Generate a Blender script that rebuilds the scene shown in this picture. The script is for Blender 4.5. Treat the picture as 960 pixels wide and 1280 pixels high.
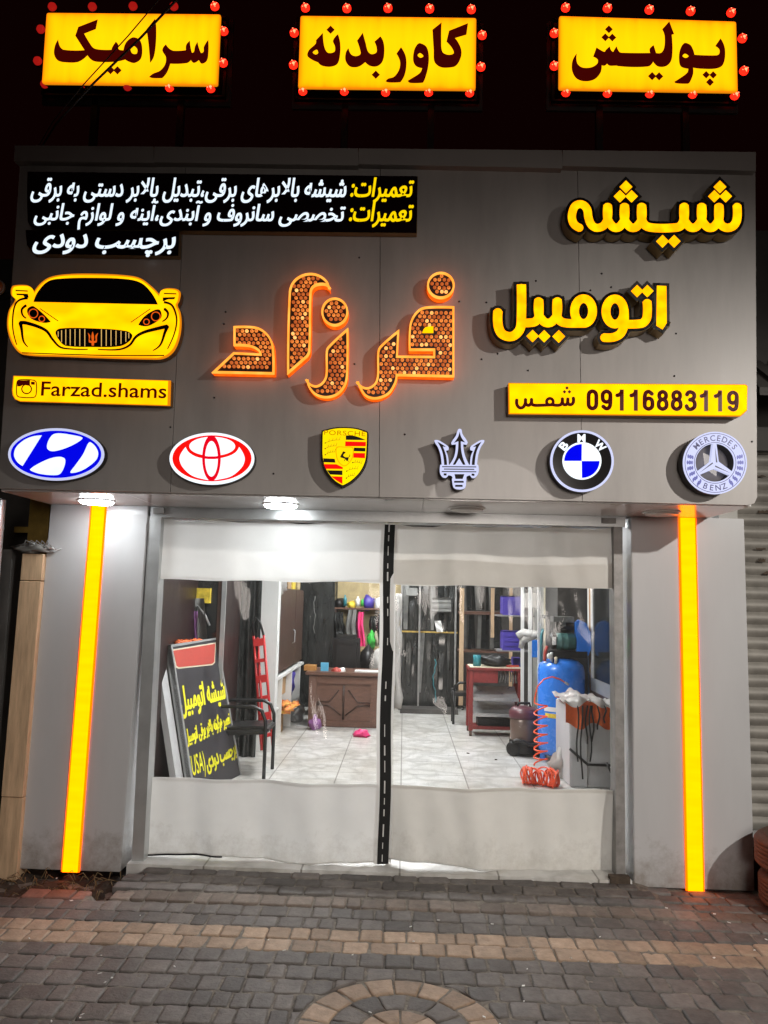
import bpy, bmesh, math, random
import numpy as np
from mathutils import Vector, Matrix
from mathutils import noise as mnoise
from mathutils.geometry import tessellate_polygon
random.seed(7)
sc = bpy.context.scene
for _o in list(bpy.data.objects): bpy.data.objects.remove(_o)
PI = math.pi

# ------------------------------------------------------------------ camera
FPX = 961.0                                   # focal length in pixels of the 960 x 1280 photograph
YAW, PITCH, ROLL = -.0282, .1127, .0239
CAM = Vector((0, -4.9184, 1.7))
def cam_axes():
    cy, sy, cp, sp = math.cos(YAW), math.sin(YAW), math.cos(PITCH), math.sin(PITCH)
    w = Vector((sy*cp, cy*cp, sp)); r = Vector((cy, -sy, 0)); u = r.cross(w)
    cr, sr = math.cos(ROLL), math.sin(ROLL)
    return cr*r+sr*u, -sr*r+cr*u, w
CR, CU, CW = cam_axes()
cd = bpy.data.cameras.new('camera'); co = bpy.data.objects.new('camera', cd); sc.collection.objects.link(co)
co.matrix_world = Matrix(((CR.x, CU.x, -CW.x, CAM.x), (CR.y, CU.y, -CW.y, CAM.y), (CR.z, CU.z, -CW.z, CAM.z), (0, 0, 0, 1)))
cd.sensor_fit = 'HORIZONTAL'; cd.sensor_width = 36; cd.lens = FPX/960*36
cd.clip_start = .05; cd.clip_end = 500
sc.camera = co
sc.render.resolution_x, sc.render.resolution_y = 768, 1024

# ------------------------------------------------------------------ night sky, street lamp, exposure
wd = bpy.data.worlds.new('World'); sc.world = wd; wd.use_nodes = True
wn = wd.node_tree.nodes; wl = wd.node_tree.links
sky = wn.new('ShaderNodeTexSky'); sky.sky_type = 'NISHITA'; sky.sun_disc = False
sky.sun_elevation = math.radians(-4); sky.sun_rotation = math.radians(150)
bg1 = wn['Background']; wl.new(sky.outputs[0], bg1.inputs[0]); bg1.inputs[1].default_value = .004
bg2 = wn.new('ShaderNodeBackground'); bg2.inputs[0].default_value = (1, .10, .09, 1); bg2.inputs[1].default_value = .003
ad = wn.new('ShaderNodeAddShader'); wl.new(bg1.outputs[0], ad.inputs[0]); wl.new(bg2.outputs[0], ad.inputs[1])
wl.new(ad.outputs[0], wn['World Output'].inputs[0])

LAMP_DIR = Vector((-.343, .646, -.235)).normalized()      # down the street lamp's beam, read off the shadows on the facade
ld = bpy.data.lights.new('street_lamp_light', 'SPOT'); ld.energy = 1080; ld.color = (1, .95, .88)
ld.shadow_soft_size = .05; ld.spot_size = math.radians(62); ld.spot_blend = 1.0
lo = bpy.data.objects.new('street_lamp_light', ld); sc.collection.objects.link(lo)
lo.location = Vector((1.946, -.646, 2.263)) - LAMP_DIR*5.6
lo.rotation_euler = (Vector((1.1, -.5, .8))-lo.location).to_track_quat('-Z', 'Y').to_euler()

sd = bpy.data.lights.new('soft_fill', 'SPOT'); sd.energy = 1060; sd.color = (1, .90, .82); sd.shadow_soft_size = 1.3   # broad fill spot added to soften the shadows, no visible source
sd.spot_size = math.radians(56); sd.spot_blend = 1.0
so = bpy.data.objects.new('soft_fill', sd); sc.collection.objects.link(so); so.location = (1.6, -11, 2.6)
so.rotation_euler = (Vector((.9, -.8, .05))-so.location).to_track_quat('-Z', 'Y').to_euler()

sc.view_settings.view_transform = 'Standard'; sc.view_settings.look = 'None'
sc.view_settings.exposure = 0; sc.view_settings.gamma = 1
sc.cycles.max_bounces = 8; sc.cycles.transparent_max_bounces = 12
sc.cycles.use_denoising = True
try: sc.cycles.denoiser = 'OPENIMAGEDENOISE'
except Exception: pass
sc.cycles.sample_clamp_indirect = 4

# ------------------------------------------------------------------ measuring: a sight line of the photograph met with a real plane
def ray(px, py): return CW + CR*((px-480)/FPX) - CU*((py-640)/FPX)
def A(px, py, Y):                    # on the upright plane y = Y
    d = ray(px, py); return CAM + d*((Y-CAM.y)/d.y)
def AZ(px, py, z):                   # on the level plane z
    d = ray(px, py); return CAM + d*((z-CAM.z)/d.z)
def AX(px, py, X):
    d = ray(px, py); return CAM + d*((X-CAM.x)/d.x)
class Frame:                         # a flat sheet in space: origin, right, up, outward
    def __init__(s, o, ux, uz):
        s.o = Vector(o); s.ux = Vector(ux).normalized(); s.uz = Vector(uz); s.uz = (s.uz-s.ux*s.uz.dot(s.ux)).normalized()
        s.n = s.ux.cross(s.uz)
    def uv(s, px, py, w=0):
        d = ray(px, py); t = ((s.o+s.n*w-CAM).dot(s.n))/d.dot(s.n); p = CAM+d*t-s.o
        return (p.dot(s.ux), p.dot(s.uz))
    def pt(s, u, v, w=0): return s.o+s.ux*u+s.uz*v+s.n*w
FAS = Frame((0, -.6457, 2.2672), (1, 0, 0), (0, -.02445, 1))      # face of the sign fascia (leans out a little)
TOP = Frame((0, -.40, 4.4), (1, 0, 0), (0, 0, 1))                 # rooftop lightboxes

# ------------------------------------------------------------------ materials
def mat(name, col, rough=.5, metal=0., spec=.5, var=.0, vscale=6., bump=0., bscale=30., coat=0., trans=0., col2=None, stretch=None, detail=5.):
    m = bpy.data.materials.new(name); m.use_nodes = True
    nt = m.node_tree; b = nt.nodes['Principled BSDF']
    b.inputs['Base Color'].default_value = (*col, 1); b.inputs['Roughness'].default_value = rough
    b.inputs['Metallic'].default_value = metal; b.inputs['Specular IOR Level'].default_value = spec
    b.inputs['Coat Weight'].default_value = coat
    tc = nt.nodes.new('ShaderNodeTexCoord'); src = tc.outputs['Object']
    if stretch:
        mp = nt.nodes.new('ShaderNodeMapping'); mp.inputs['Scale'].default_value = stretch
        nt.links.new(src, mp.inputs[0]); src = mp.outputs[0]
    if var or col2:
        n = nt.nodes.new('ShaderNodeTexNoise'); n.inputs['Scale'].default_value = vscale; n.inputs['Detail'].default_value = detail
        n.inputs['Roughness'].default_value = .65
        nt.links.new(src, n.inputs['Vector'])
        r = nt.nodes.new('ShaderNodeValToRGB'); r.color_ramp.elements[0].position = .3; r.color_ramp.elements[1].position = .72
        c1 = [max(0, c*(1-var)) for c in col]; c2 = col2 if col2 else [min(1, c*(1+var)) for c in col]
        if col2: c1 = col
        r.color_ramp.elements[0].color = (*c1, 1); r.color_ramp.elements[1].color = (*c2, 1)
        nt.links.new(n.outputs[0], r.inputs[0]); nt.links.new(r.outputs[0], b.inputs['Base Color'])
        mr = nt.nodes.new('ShaderNodeMapRange'); mr.inputs[3].default_value = max(.03, rough-.1); mr.inputs[4].default_value = min(1, rough+.12)
        nt.links.new(n.outputs[0], mr.inputs[0]); nt.links.new(mr.outputs[0], b.inputs['Roughness'])
    if bump:
        n2 = nt.nodes.new('ShaderNodeTexNoise'); n2.inputs['Scale'].default_value = bscale; n2.inputs['Detail'].default_value = 6
        nt.links.new(src, n2.inputs['Vector'])
        bp = nt.nodes.new('ShaderNodeBump'); bp.inputs['Strength'].default_value = bump; bp.inputs['Distance'].default_value = .01
        nt.links.new(n2.outputs[0], bp.inputs['Height']); nt.links.new(bp.outputs[0], b.inputs['Normal'])
    if trans:
        tr = nt.nodes.new('ShaderNodeBsdfTranslucent'); tr.inputs[0].default_value = (*col, 1)
        mx = nt.nodes.new('ShaderNodeMixShader'); mx.inputs[0].default_value = trans
        nt.links.new(b.outputs[0], mx.inputs[1]); nt.links.new(tr.outputs[0], mx.inputs[2])
        nt.links.new(mx.outputs[0], nt.nodes['Material Output'].inputs[0])
    return m
def emis(name, col, st=1., col2=None, vscale=5., stretch=None, gloss=0.):
    m = bpy.data.materials.new(name); m.use_nodes = True
    nt = m.node_tree; b = nt.nodes['Principled BSDF']
    b.inputs['Base Color'].default_value = (*[c*.3 for c in col], 1); b.inputs['Roughness'].default_value = .35
    b.inputs['Specular IOR Level'].default_value = gloss
    b.inputs['Emission Color'].default_value = (*col, 1); b.inputs['Emission Strength'].default_value = st
    if col2:
        tc = nt.nodes.new('ShaderNodeTexCoord'); src = tc.outputs['Object']
        if stretch:
            mp = nt.nodes.new('ShaderNodeMapping'); mp.inputs['Scale'].default_value = stretch
            nt.links.new(src, mp.inputs[0]); src = mp.outputs[0]
        n = nt.nodes.new('ShaderNodeTexNoise'); n.inputs['Scale'].default_value = vscale; n.inputs['Detail'].default_value = 1.5
        nt.links.new(src, n.inputs['Vector'])
        r = nt.nodes.new('ShaderNodeValToRGB'); r.color_ramp.elements[0].position = .35; r.color_ramp.elements[1].position = .65
        r.color_ramp.elements[0].color = (*col, 1); r.color_ramp.elements[1].color = (*col2, 1)
        nt.links.new(n.outputs[0], r.inputs[0]); nt.links.new(r.outputs[0], b.inputs['Emission Color'])
    return m
M = {}
M['silver'] = mat('silver_panel', (.395, .368, .348), .40, .0, .5, var=.13, vscale=2.2, coat=.15, stretch=(2.2, 1, .45), bump=.10, bscale=1.1, detail=9.)
M['vinyl'] = mat('white_vinyl', (.80, .80, .785), .36, spec=.4, var=.05, vscale=2.5, bump=.45, bscale=3.2, trans=.22)
M['vinyl2'] = mat('shaded_vinyl', (.71, .69, .645), .36, spec=.4, var=.07, vscale=2.5, bump=.45, bscale=3.2, trans=.22)  # same vinyl, dimmer and warmer: weaker lamplight put into the colour
def soil_low(m, zt, amt, col):                              # splash dirt near the ground
    nt = m.node_tree; b = nt.nodes['Principled BSDF']; src = b.inputs['Base Color'].links[0].from_socket
    tc = nt.nodes.new('ShaderNodeTexCoord'); sp = nt.nodes.new('ShaderNodeSeparateXYZ'); nt.links.new(tc.outputs['Object'], sp.inputs[0])
    mr = nt.nodes.new('ShaderNodeMapRange'); mr.inputs[1].default_value = .0; mr.inputs[2].default_value = zt; mr.inputs[3].default_value = .30; mr.inputs[4].default_value = -.12
    nt.links.new(sp.outputs[2], mr.inputs[0])
    n = nt.nodes.new('ShaderNodeTexNoise'); n.inputs['Scale'].default_value = 9; n.inputs['Detail'].default_value = 10; n.inputs['Roughness'].default_value = .75
    nt.links.new(tc.outputs['Object'], n.inputs['Vector'])
    ad_ = nt.nodes.new('ShaderNodeMath'); ad_.operation = 'ADD'; nt.links.new(mr.outputs[0], ad_.inputs[0]); nt.links.new(n.outputs[0], ad_.inputs[1])
    r = nt.nodes.new('ShaderNodeValToRGB'); r.color_ramp.elements[0].position = .56; r.color_ramp.elements[1].position = .86
    r.color_ramp.elements[0].color = (0, 0, 0, 1); r.color_ramp.elements[1].color = (amt, amt, amt, 1); nt.links.new(ad_.outputs[0], r.inputs[0])
    mx = nt.nodes.new('ShaderNodeMix'); mx.data_type = 'RGBA'; nt.links.new(r.outputs[0], mx.inputs[0]); nt.links.new(src, mx.inputs[6]); mx.inputs[7].default_value = (*col, 1)
    nt.links.new(mx.outputs[2], b.inputs['Base Color']); return m
M['pillar'] = soil_low(mat('pillar_panel', (.475, .475, .482), .36, .0, .5, var=.05, vscale=1.6, coat=.2, stretch=(2, 1, .5), bump=.08, bscale=1.3, detail=9.), .42, .75, (.22, .19, .16))
for k_ in ('vinyl', 'vinyl2'): soil_low(M[k_], .30, .55, (.34, .30, .25))
M['soffit'] = mat('soffit_panel', (.74, .73, .71), .14, .0, .7, var=.03, vscale=2, coat=.5)
M['capm'] = mat('cap_panel', (.36, .33, .31), .45, .1, .5, var=.06, vscale=2)
M['alu'] = mat('aluminium', (.50, .51, .51), .35, .6, var=.08, vscale=9)
M['alu_old'] = mat('worn_aluminium', (.26, .25, .24), .5, .4, var=.25, vscale=14)
M['black'] = mat('black', (.012, .011, .011), .4, spec=.4)
M['blackgloss'] = mat('black_gloss', (.012, .011, .012), .12, spec=.5)
M['rubber'] = mat('tyre_rubber', (.095, .058, .042), .62, var=.35, vscale=25, bump=.25, bscale=60)  # brown includes the amber strip's orange light, put into the colour
M['brass'] = mat('brass_return', (.30, .20, .08), .32, .75, var=.15, vscale=8)
M['velcro'] = mat('black_webbing', (.01, .01, .01), .9, var=.3, vscale=80)
M['stitch'] = mat('white_thread', (.6, .6, .58), .7)
M['wallpaint'] = mat('wall_paint', (.50, .49, .46), .7, var=.1, vscale=2, bump=.1)
M['maroonwall'] = mat('dark_maroon_panel', (.024, .012, .011), .35, var=.4, vscale=3, stretch=(3, 3, .8))
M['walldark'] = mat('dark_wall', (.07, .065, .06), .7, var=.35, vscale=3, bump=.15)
M['yellowwall'] = mat('yellow_chipboard', (.42, .33, .17), .6, var=.22, vscale=7)
M['soil'] = mat('soil', (.045, .03, .02), .95, var=.6, vscale=14, bump=1., bscale=30)
M['twig'] = mat('dry_twig', (.20, .13, .06), .8, var=.3)
M['asphalt'] = mat('asphalt', (.05, .05, .05), .85, var=.25, vscale=40, bump=.4, bscale=120)
M['sand'] = mat('joint_sand', (.17, .15, .125), .95, var=.5, vscale=30, bump=.6, bscale=90)
M['wood'] = mat('pale_wood', (.56, .39, .24), .6, var=.25, vscale=5, stretch=(6, 6, .7), bump=.15, bscale=10)
M['darkwood'] = mat('dark_brown_wood', (.060, .032, .024), .38, var=.3, vscale=5, stretch=(7, 7, 1), bump=.05)
M['deskwood'] = mat('desk_wood', (.125, .062, .042), .36, var=.25, vscale=5, stretch=(2, 7, 7), bump=.05)
M['orangewood'] = mat('orange_wood', (.42, .20, .05), .5, var=.2, vscale=5)
M['yellowsteel'] = mat('yellow_steel', (.36, .24, .05), .55, var=.35, vscale=7)
M['shutter'] = mat('old_shutter', (.24, .225, .20), .55, .2, var=.25, vscale=6, col2=None, bump=.1)
M['rust'] = mat('rusty_dirt', (.07, .05, .035), .9, var=.5, vscale=20)
M['white'] = mat('white_paint', (.75, .75, .73), .4, var=.04, vscale=4)
M['greywhite'] = mat('grey_laminate', (.55, .55, .56), .35, var=.06, vscale=4)
M['red'] = mat('red_paint', (.50, .022, .022), .42, var=.15, vscale=10)
M['redcart'] = mat('dark_red_steel', (.20, .024, .022), .45, var=.25, vscale=12)
M['signred'] = mat('faded_red', (.47, .062, .045), .45, var=.1, vscale=9)
M['steel'] = mat('steel_tray', (.40, .40, .40), .3, .6, var=.2, vscale=9)
M['blue'] = mat('blue_enamel', (.028, .20, .74), .26, var=.06, vscale=6, coat=.3)
M['blueguard'] = mat('blue_guard', (.02, .17, .66), .3, var=.05)
M['motor'] = mat('green_grey_motor', (.05, .14, .13), .45, var=.15)
M['crate'] = mat('purple_crate', (.06, .04, .30), .45, var=.15)
M['leather'] = mat('black_leather', (.018, .018, .018), .38, var=.2, bump=.2, bscale=25)
M['chairblack'] = mat('chair_black', (.014, .014, .014), .28, spec=.5)
M['orange'] = mat('orange_hose', (.85, .095, .025), .3, spec=.5)
M['clothorange'] = mat('orange_fabric', (.70, .12, .02), .6, var=.2)
M['plastic'] = mat('crumpled_plastic', (.62, .60, .57), .2, var=.15, vscale=9, bump=.6, bscale=25, trans=.3)
M['pink'] = mat('pink_cloth', (.75, .05, .20), .6, var=.15)
M['green'] = mat('green_plastic', (.04, .40, .05), .5)
M['teal'] = mat('teal_tin', (.03, .20, .24), .4, var=.3, vscale=30)
M['cardboard'] = mat('cardboard', (.40, .26, .13), .75, var=.15)
M['pattern'] = mat('red_yellow_print', (.62, .05, .03), .6, col2=(.75, .50, .08), vscale=22, detail=2)
M['cream'] = mat('cream_plastic', (.62, .56, .42), .5, var=.06)
M['yellowcloth'] = mat('yellow_label', (.70, .52, .05), .5, var=.4, vscale=20)
M['darkglass'] = mat('dark_glass', (.018, .020, .020), .10, spec=.6, var=.4, vscale=3)
M['film'] = mat('dark_film', (.022, .024, .023), .22, spec=.6, var=.6, vscale=5, stretch=(3, 3, .6), bump=.5, bscale=9)
M['purplecloth'] = mat('purple_cloth', (.25, .10, .28), .6, var=.2)
M['greycloth'] = mat('grey_fabric', (.16, .16, .15), .6, var=.4, vscale=9, bump=.4, bscale=14)
M['boardgrey'] = mat('board_charcoal', (.040, .038, .043), .35, var=.25, vscale=5)
M['yellowpaint'] = mat('yellow_lettering', (.86, .80, .02), .5)
M['lightblue'] = mat('light_blue_card', (.10, .40, .62), .5)
M['maroon'] = mat('maroon_plastic', (.10, .03, .04), .35)
M['grout'] = mat('grout', (.30, .29, .27), .9)
M['grime'] = mat('screw_head', (.03, .028, .026), .6)
M['ledpipe'] = mat('galvanised_pipe', (.45, .47, .48), .35, .6, var=.12, vscale=5)
M['wire'] = mat('black_cable', (.015, .012, .012), .6)
# lights and lightboxes
M['e_yellow'] = emis('yellow_lightbox', (1., .47, .001), 1.6, (1., .36, .001), 2.6, (6, 1, .7))
M['e_yellow_edge'] = emis('lightbox_edge', (1., .30, .004), .80)
M['e_letter'] = emis('yellow_acrylic', (1., .44, .0), 1.75, (1., .30, .0), 16)
M['e_car'] = emis('car_acrylic', (1., .52, .0), 1.75, (1., .36, .0), 5, (1, 1, 2))
M['e_plate'] = emis('yellow_plate', (1., .50, .0), 1.7, (1., .40, .0), 9)
M['e_white'] = emis('white_acrylic', (.90, .95, 1.), 1.15, (.80, .90, 1.), 9)
M['e_rimw'] = emis('white_edge', (.66, .70, 1.), .85)
M['e_blue'] = emis('blue_acrylic', (.001, .002, .78), 1.)
M['e_red'] = emis('red_acrylic', (.80, .001, .012), 1.)
M['e_red2'] = emis('bright_red_acrylic', (.95, .006, .004), 1.)
M['e_crest'] = emis('crest_yellow', (1., .68, .002), 1.05, (1., .8, .0), 6)
M['e_gold'] = emis('crest_gold', (.85, .42, .0), .9)
M['e_txtw'] = emis('white_letters', (.80, .90, 1.), 1.1)
M['e_txty'] = emis('yellow_letters', (1., .68, .0), 1.05)
M['e_orange'] = emis('orange_side', (1., .145, .006), 1.15, (1., .09, .003), 30)
M['e_rim'] = emis('orange_rim', (1., .40, .06), 1.45, (1., .30, .03), 12)
M['e_strip'] = emis('amber_strip', (1., .160, .0), 5.2, (1., .147, .0), 4, (1, 1, 5))
M['e_stripedge'] = emis('amber_strip_edge', (1., .11, .0), 2.6)
M['e_pale'] = emis('slat_glow', (1., .62, .18), .8)
M['e_headl'] = emis('orange_ring', (1., .14, .01), .8)
M['e_bulb'] = emis('red_bulb', (1., .014, .005), 2.6, gloss=.03)
M['e_bulbcore'] = emis('bulb_core', (1., .20, .09), 3.2)
M['e_bulbdim'] = emis('red_bulb_dim', (.36, .008, .006), 1.0, gloss=.5)
M['e_lamp'] = emis('lamp_disc', (.93, .98, 1.), 46)
M['e_tube'] = emis('ceiling_panel', (.97, .99, 1.), 82)
M['lampoff'] = mat('frosted_lens', (.55, .53, .50), .25, spec=.6)
M['ink'] = emis('dark_red_vinyl', (.050, .0012, .0006), 1., gloss=.2)   # translucent vinyl over the lit acrylic
M['inkb'] = mat('black_ink', (.012, .006, .004), .5, spec=.2)

def mk_pvc():
    m = bpy.data.materials.new('clear_pvc'); m.use_nodes = True; nt = m.node_tree
    nt.nodes.remove(nt.nodes['Principled BSDF'])
    t = nt.nodes.new('ShaderNodeBsdfTransparent'); t.inputs[0].default_value = (.93, .935, .93, 1)
    g = nt.nodes.new('ShaderNodeBsdfGlossy'); g.inputs['Roughness'].default_value = .09
    d = nt.nodes.new('ShaderNodeBsdfDiffuse'); d.inputs[0].default_value = (.75, .75, .73, 1)
    n = nt.nodes.new('ShaderNodeTexNoise'); n.inputs['Scale'].default_value = 2.2; n.inputs['Detail'].default_value = 4
    tc = nt.nodes.new('ShaderNodeTexCoord'); mp = nt.nodes.new('ShaderNodeMapping'); mp.inputs['Scale'].default_value = (3, 1, .8)
    nt.links.new(tc.outputs['Object'], mp.inputs[0]); nt.links.new(mp.outputs[0], n.inputs['Vector'])
    bp = nt.nodes.new('ShaderNodeBump'); bp.inputs['Strength'].default_value = .25; bp.inputs['Distance'].default_value = .02
    nt.links.new(n.outputs[0], bp.inputs['Height']); nt.links.new(bp.outputs[0], g.inputs['Normal'])
    s = nt.nodes.new('ShaderNodeTexNoise'); s.inputs['Scale'].default_value = 26; s.inputs['Detail'].default_value = 7; s.inputs['Roughness'].default_value = .7
    nt.links.new(mp.outputs[0], s.inputs['Vector'])
    r = nt.nodes.new('ShaderNodeValToRGB'); r.color_ramp.elements[0].position = .56; r.color_ramp.elements[1].position = .80
    r.color_ramp.elements[0].color = (.022, .022, .022, 1); r.color_ramp.elements[1].color = (.15, .15, .15, 1)
    nt.links.new(s.outputs[0], r.inputs[0])
    m1 = nt.nodes.new('ShaderNodeMixShader'); nt.links.new(r.outputs[0], m1.inputs[0])
    nt.links.new(t.outputs[0], m1.inputs[1]); nt.links.new(d.outputs[0], m1.inputs[2])
    m2 = nt.nodes.new('ShaderNodeMixShader'); m2.inputs[0].default_value = .022
    nt.links.new(m1.outputs[0], m2.inputs[1]); nt.links.new(g.outputs[0], m2.inputs[2])
    nt.links.new(m2.outputs[0], nt.nodes['Material Output'].inputs[0])
    return m
M['pvc'] = mk_pvc()

def mk_attr(name, rough, bump, bscale, coat=0.):           # base colour from the per-piece colour attribute, mottled
    m = bpy.data.materials.new(name); m.use_nodes = True; nt = m.node_tree; b = nt.nodes['Principled BSDF']
    b.inputs['Roughness'].default_value = rough; b.inputs['Specular IOR Level'].default_value = .35
    a = nt.nodes.new('ShaderNodeAttribute'); a.attribute_name = 'tint'
    tc = nt.nodes.new('ShaderNodeTexCoord')
    n = nt.nodes.new('ShaderNodeTexNoise'); n.inputs['Scale'].default_value = 18; n.inputs['Detail'].default_value = 8; n.inputs['Roughness'].default_value = .7
    nt.links.new(tc.outputs['Object'], n.inputs['Vector'])
    mr = nt.nodes.new('ShaderNodeMapRange'); mr.inputs[1].default_value = .25; mr.inputs[2].default_value = .75; mr.inputs[3].default_value = .62; mr.inputs[4].default_value = 1.35
    nt.links.new(n.outputs[0], mr.inputs[0])
    mx = nt.nodes.new('ShaderNodeVectorMath'); mx.operation = 'SCALE'
    nt.links.new(a.outputs['Color'], mx.inputs[0]); nt.links.new(mr.outputs[0], mx.inputs['Scale'])
    nt.links.new(mx.outputs[0], b.inputs['Base Color'])
    n2 = nt.nodes.new('ShaderNodeTexNoise'); n2.inputs['Scale'].default_value = bscale; n2.inputs['Detail'].default_value = 8
    nt.links.new(tc.outputs['Object'], n2.inputs['Vector'])
    bp = nt.nodes.new('ShaderNodeBump'); bp.inputs['Strength'].default_value = bump; bp.inputs['Distance'].default_value = .006
    nt.links.new(n2.outputs[0], bp.inputs['Height']); nt.links.new(bp.outputs[0], b.inputs['Normal'])
    return m
M['paver'] = mk_attr('paver_stone', .68, .55, 70)

def mk_boxface():
    m = bpy.data.materials.new('lightbox_face'); m.use_nodes = True; nt = m.node_tree; b = nt.nodes['Principled BSDF']
    b.inputs['Base Color'].default_value = (.3, .15, .0, 1); b.inputs['Roughness'].default_value = .3; b.inputs['Emission Strength'].default_value = 1.6
    at = nt.nodes.new('ShaderNodeAttribute'); at.attribute_name = 'led'
    tc = nt.nodes.new('ShaderNodeTexCoord'); mp = nt.nodes.new('ShaderNodeMapping'); mp.inputs['Scale'].default_value = (7, 1, .8); nt.links.new(tc.outputs['Object'], mp.inputs[0])
    n = nt.nodes.new('ShaderNodeTexNoise'); n.inputs['Scale'].default_value = 2.4; n.inputs['Detail'].default_value = 2; nt.links.new(mp.outputs[0], n.inputs['Vector'])
    ma = nt.nodes.new('ShaderNodeMath'); ma.operation = 'MULTIPLY_ADD'; ma.inputs[1].default_value = .55; nt.links.new(n.outputs[0], ma.inputs[0])
    m3 = nt.nodes.new('ShaderNodeMath'); m3.operation = 'SUBTRACT'; m3.inputs[1].default_value = .275; nt.links.new(at.outputs['Fac'], m3.inputs[0]); nt.links.new(m3.outputs[0], ma.inputs[2])
    r = nt.nodes.new('ShaderNodeValToRGB'); r.color_ramp.elements[0].color = (1, .20, .001, 1); r.color_ramp.elements[1].color = (1, .50, .001, 1)
    e = r.color_ramp.elements.new(.45); e.color = (1, .37, .001, 1)
    nt.links.new(ma.outputs[0], r.inputs[0]); nt.links.new(r.outputs[0], b.inputs['Emission Color']); return m
M['e_box'] = mk_boxface()

def mk_tile():
    m = bpy.data.materials.new('white_marble_tile'); m.use_nodes = True; nt = m.node_tree; b = nt.nodes['Principled BSDF']
    tc = nt.nodes.new('ShaderNodeTexCoord')
    v = nt.nodes.new('ShaderNodeTexVoronoi'); v.feature = 'DISTANCE_TO_EDGE'; v.inputs['Scale'].default_value = 4.2
    n = nt.nodes.new('ShaderNodeTexNoise'); n.inputs['Scale'].default_value = 3; n.inputs['Detail'].default_value = 6
    nt.links.new(tc.outputs['Object'], n.inputs['Vector'])
    mxv = nt.nodes.new('ShaderNodeMix'); mxv.data_type = 'VECTOR'; mxv.inputs[0].default_value = .35
    nt.links.new(tc.outputs['Object'], mxv.inputs[4]); nt.links.new(n.outputs['Color'], mxv.inputs[5])
    nt.links.new(mxv.outputs[1], v.inputs['Vector'])
    r = nt.nodes.new('ShaderNodeValToRGB'); r.color_ramp.elements[0].position = 0.0; r.color_ramp.elements[1].position = .16
    r.color_ramp.elements[0].color = (.50, .49, .47, 1); r.color_ramp.elements[1].color = (.68, .67, .65, 1)
    nt.links.new(v.outputs['Distance'], r.inputs[0])
    br = nt.nodes.new('ShaderNodeTexBrick'); br.offset = 0; br.inputs['Scale'].default_value = 1; br.inputs['Brick Width'].default_value = .6; br.inputs['Row Height'].default_value = .6
    br.inputs['Mortar Size'].default_value = .006; br.inputs['Color1'].default_value = (1, 1, 1, 1); br.inputs['Color2'].default_value = (.95, .95, .94, 1); br.inputs['Mortar'].default_value = (.38, .37, .34, 1)
    nt.links.new(tc.outputs['Object'], br.inputs['Vector'])
    mu = nt.nodes.new('ShaderNodeMix'); mu.data_type = 'RGBA'; mu.blend_type = 'MULTIPLY'; mu.inputs[0].default_value = 1
    nt.links.new(r.outputs[0], mu.inputs[6]); nt.links.new(br.outputs[0], mu.inputs[7])
    g = nt.nodes.new('ShaderNodeTexNoise'); g.inputs['Scale'].default_value = 2.2; g.inputs['Detail'].default_value = 9; g.inputs['Roughness'].default_value = .7
    nt.links.new(tc.outputs['Object'], g.inputs['Vector'])
    gr = nt.nodes.new('ShaderNodeValToRGB'); gr.color_ramp.elements[0].position = .38; gr.color_ramp.elements[1].position = .6
    gr.color_ramp.elements[0].color = (.74, .72, .68, 1); gr.color_ramp.elements[1].color = (1, 1, 1, 1)
    nt.links.new(g.outputs[0], gr.inputs[0])
    mu2 = nt.nodes.new('ShaderNodeMix'); mu2.data_type = 'RGBA'; mu2.blend_type = 'MULTIPLY'; mu2.inputs[0].default_value = 1
    nt.links.new(mu.outputs[2], mu2.inputs[6]); nt.links.new(gr.outputs[0], mu2.inputs[7])
    nt.links.new(mu2.outputs[2], b.inputs['Base Color']); b.inputs['Roughness'].default_value = .28
    return m
M['tile'] = mk_tile()

# ------------------------------------------------------------------ mesh builders
def bm_(): return bmesh.new()
def quadbox(bm, b4, t4):            # solid between two quads with matching corners
    vb = [bm.verts.new(p) for p in b4]; vt = [bm.verts.new(p) for p in t4]
    bm.faces.new(vb[::-1]); bm.faces.new(vt)
    for i in range(4): bm.faces.new((vb[i], vb[(i+1) % 4], vt[(i+1) % 4], vt[i]))
def box(bm, x0, y0, z0, x1, y1, z1):
    quadbox(bm, [(x0, y0, z0), (x1, y0, z0), (x1, y1, z0), (x0, y1, z0)], [(x0, y0, z1), (x1, y0, z1), (x1, y1, z1), (x0, y1, z1)])
def obox(bm, c, ax, ay, az, sx, sy, sz):   # oriented box about centre c
    c = Vector(c); ax, ay, az = Vector(ax).normalized()*sx/2, Vector(ay).normalized()*sy/2, Vector(az).normalized()*sz/2
    quadbox(bm, [c-ax-ay-az, c+ax-ay-az, c+ax+ay-az, c-ax+ay-az], [c-ax-ay+az, c+ax-ay+az, c+ax+ay+az, c-ax+ay+az])
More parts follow.
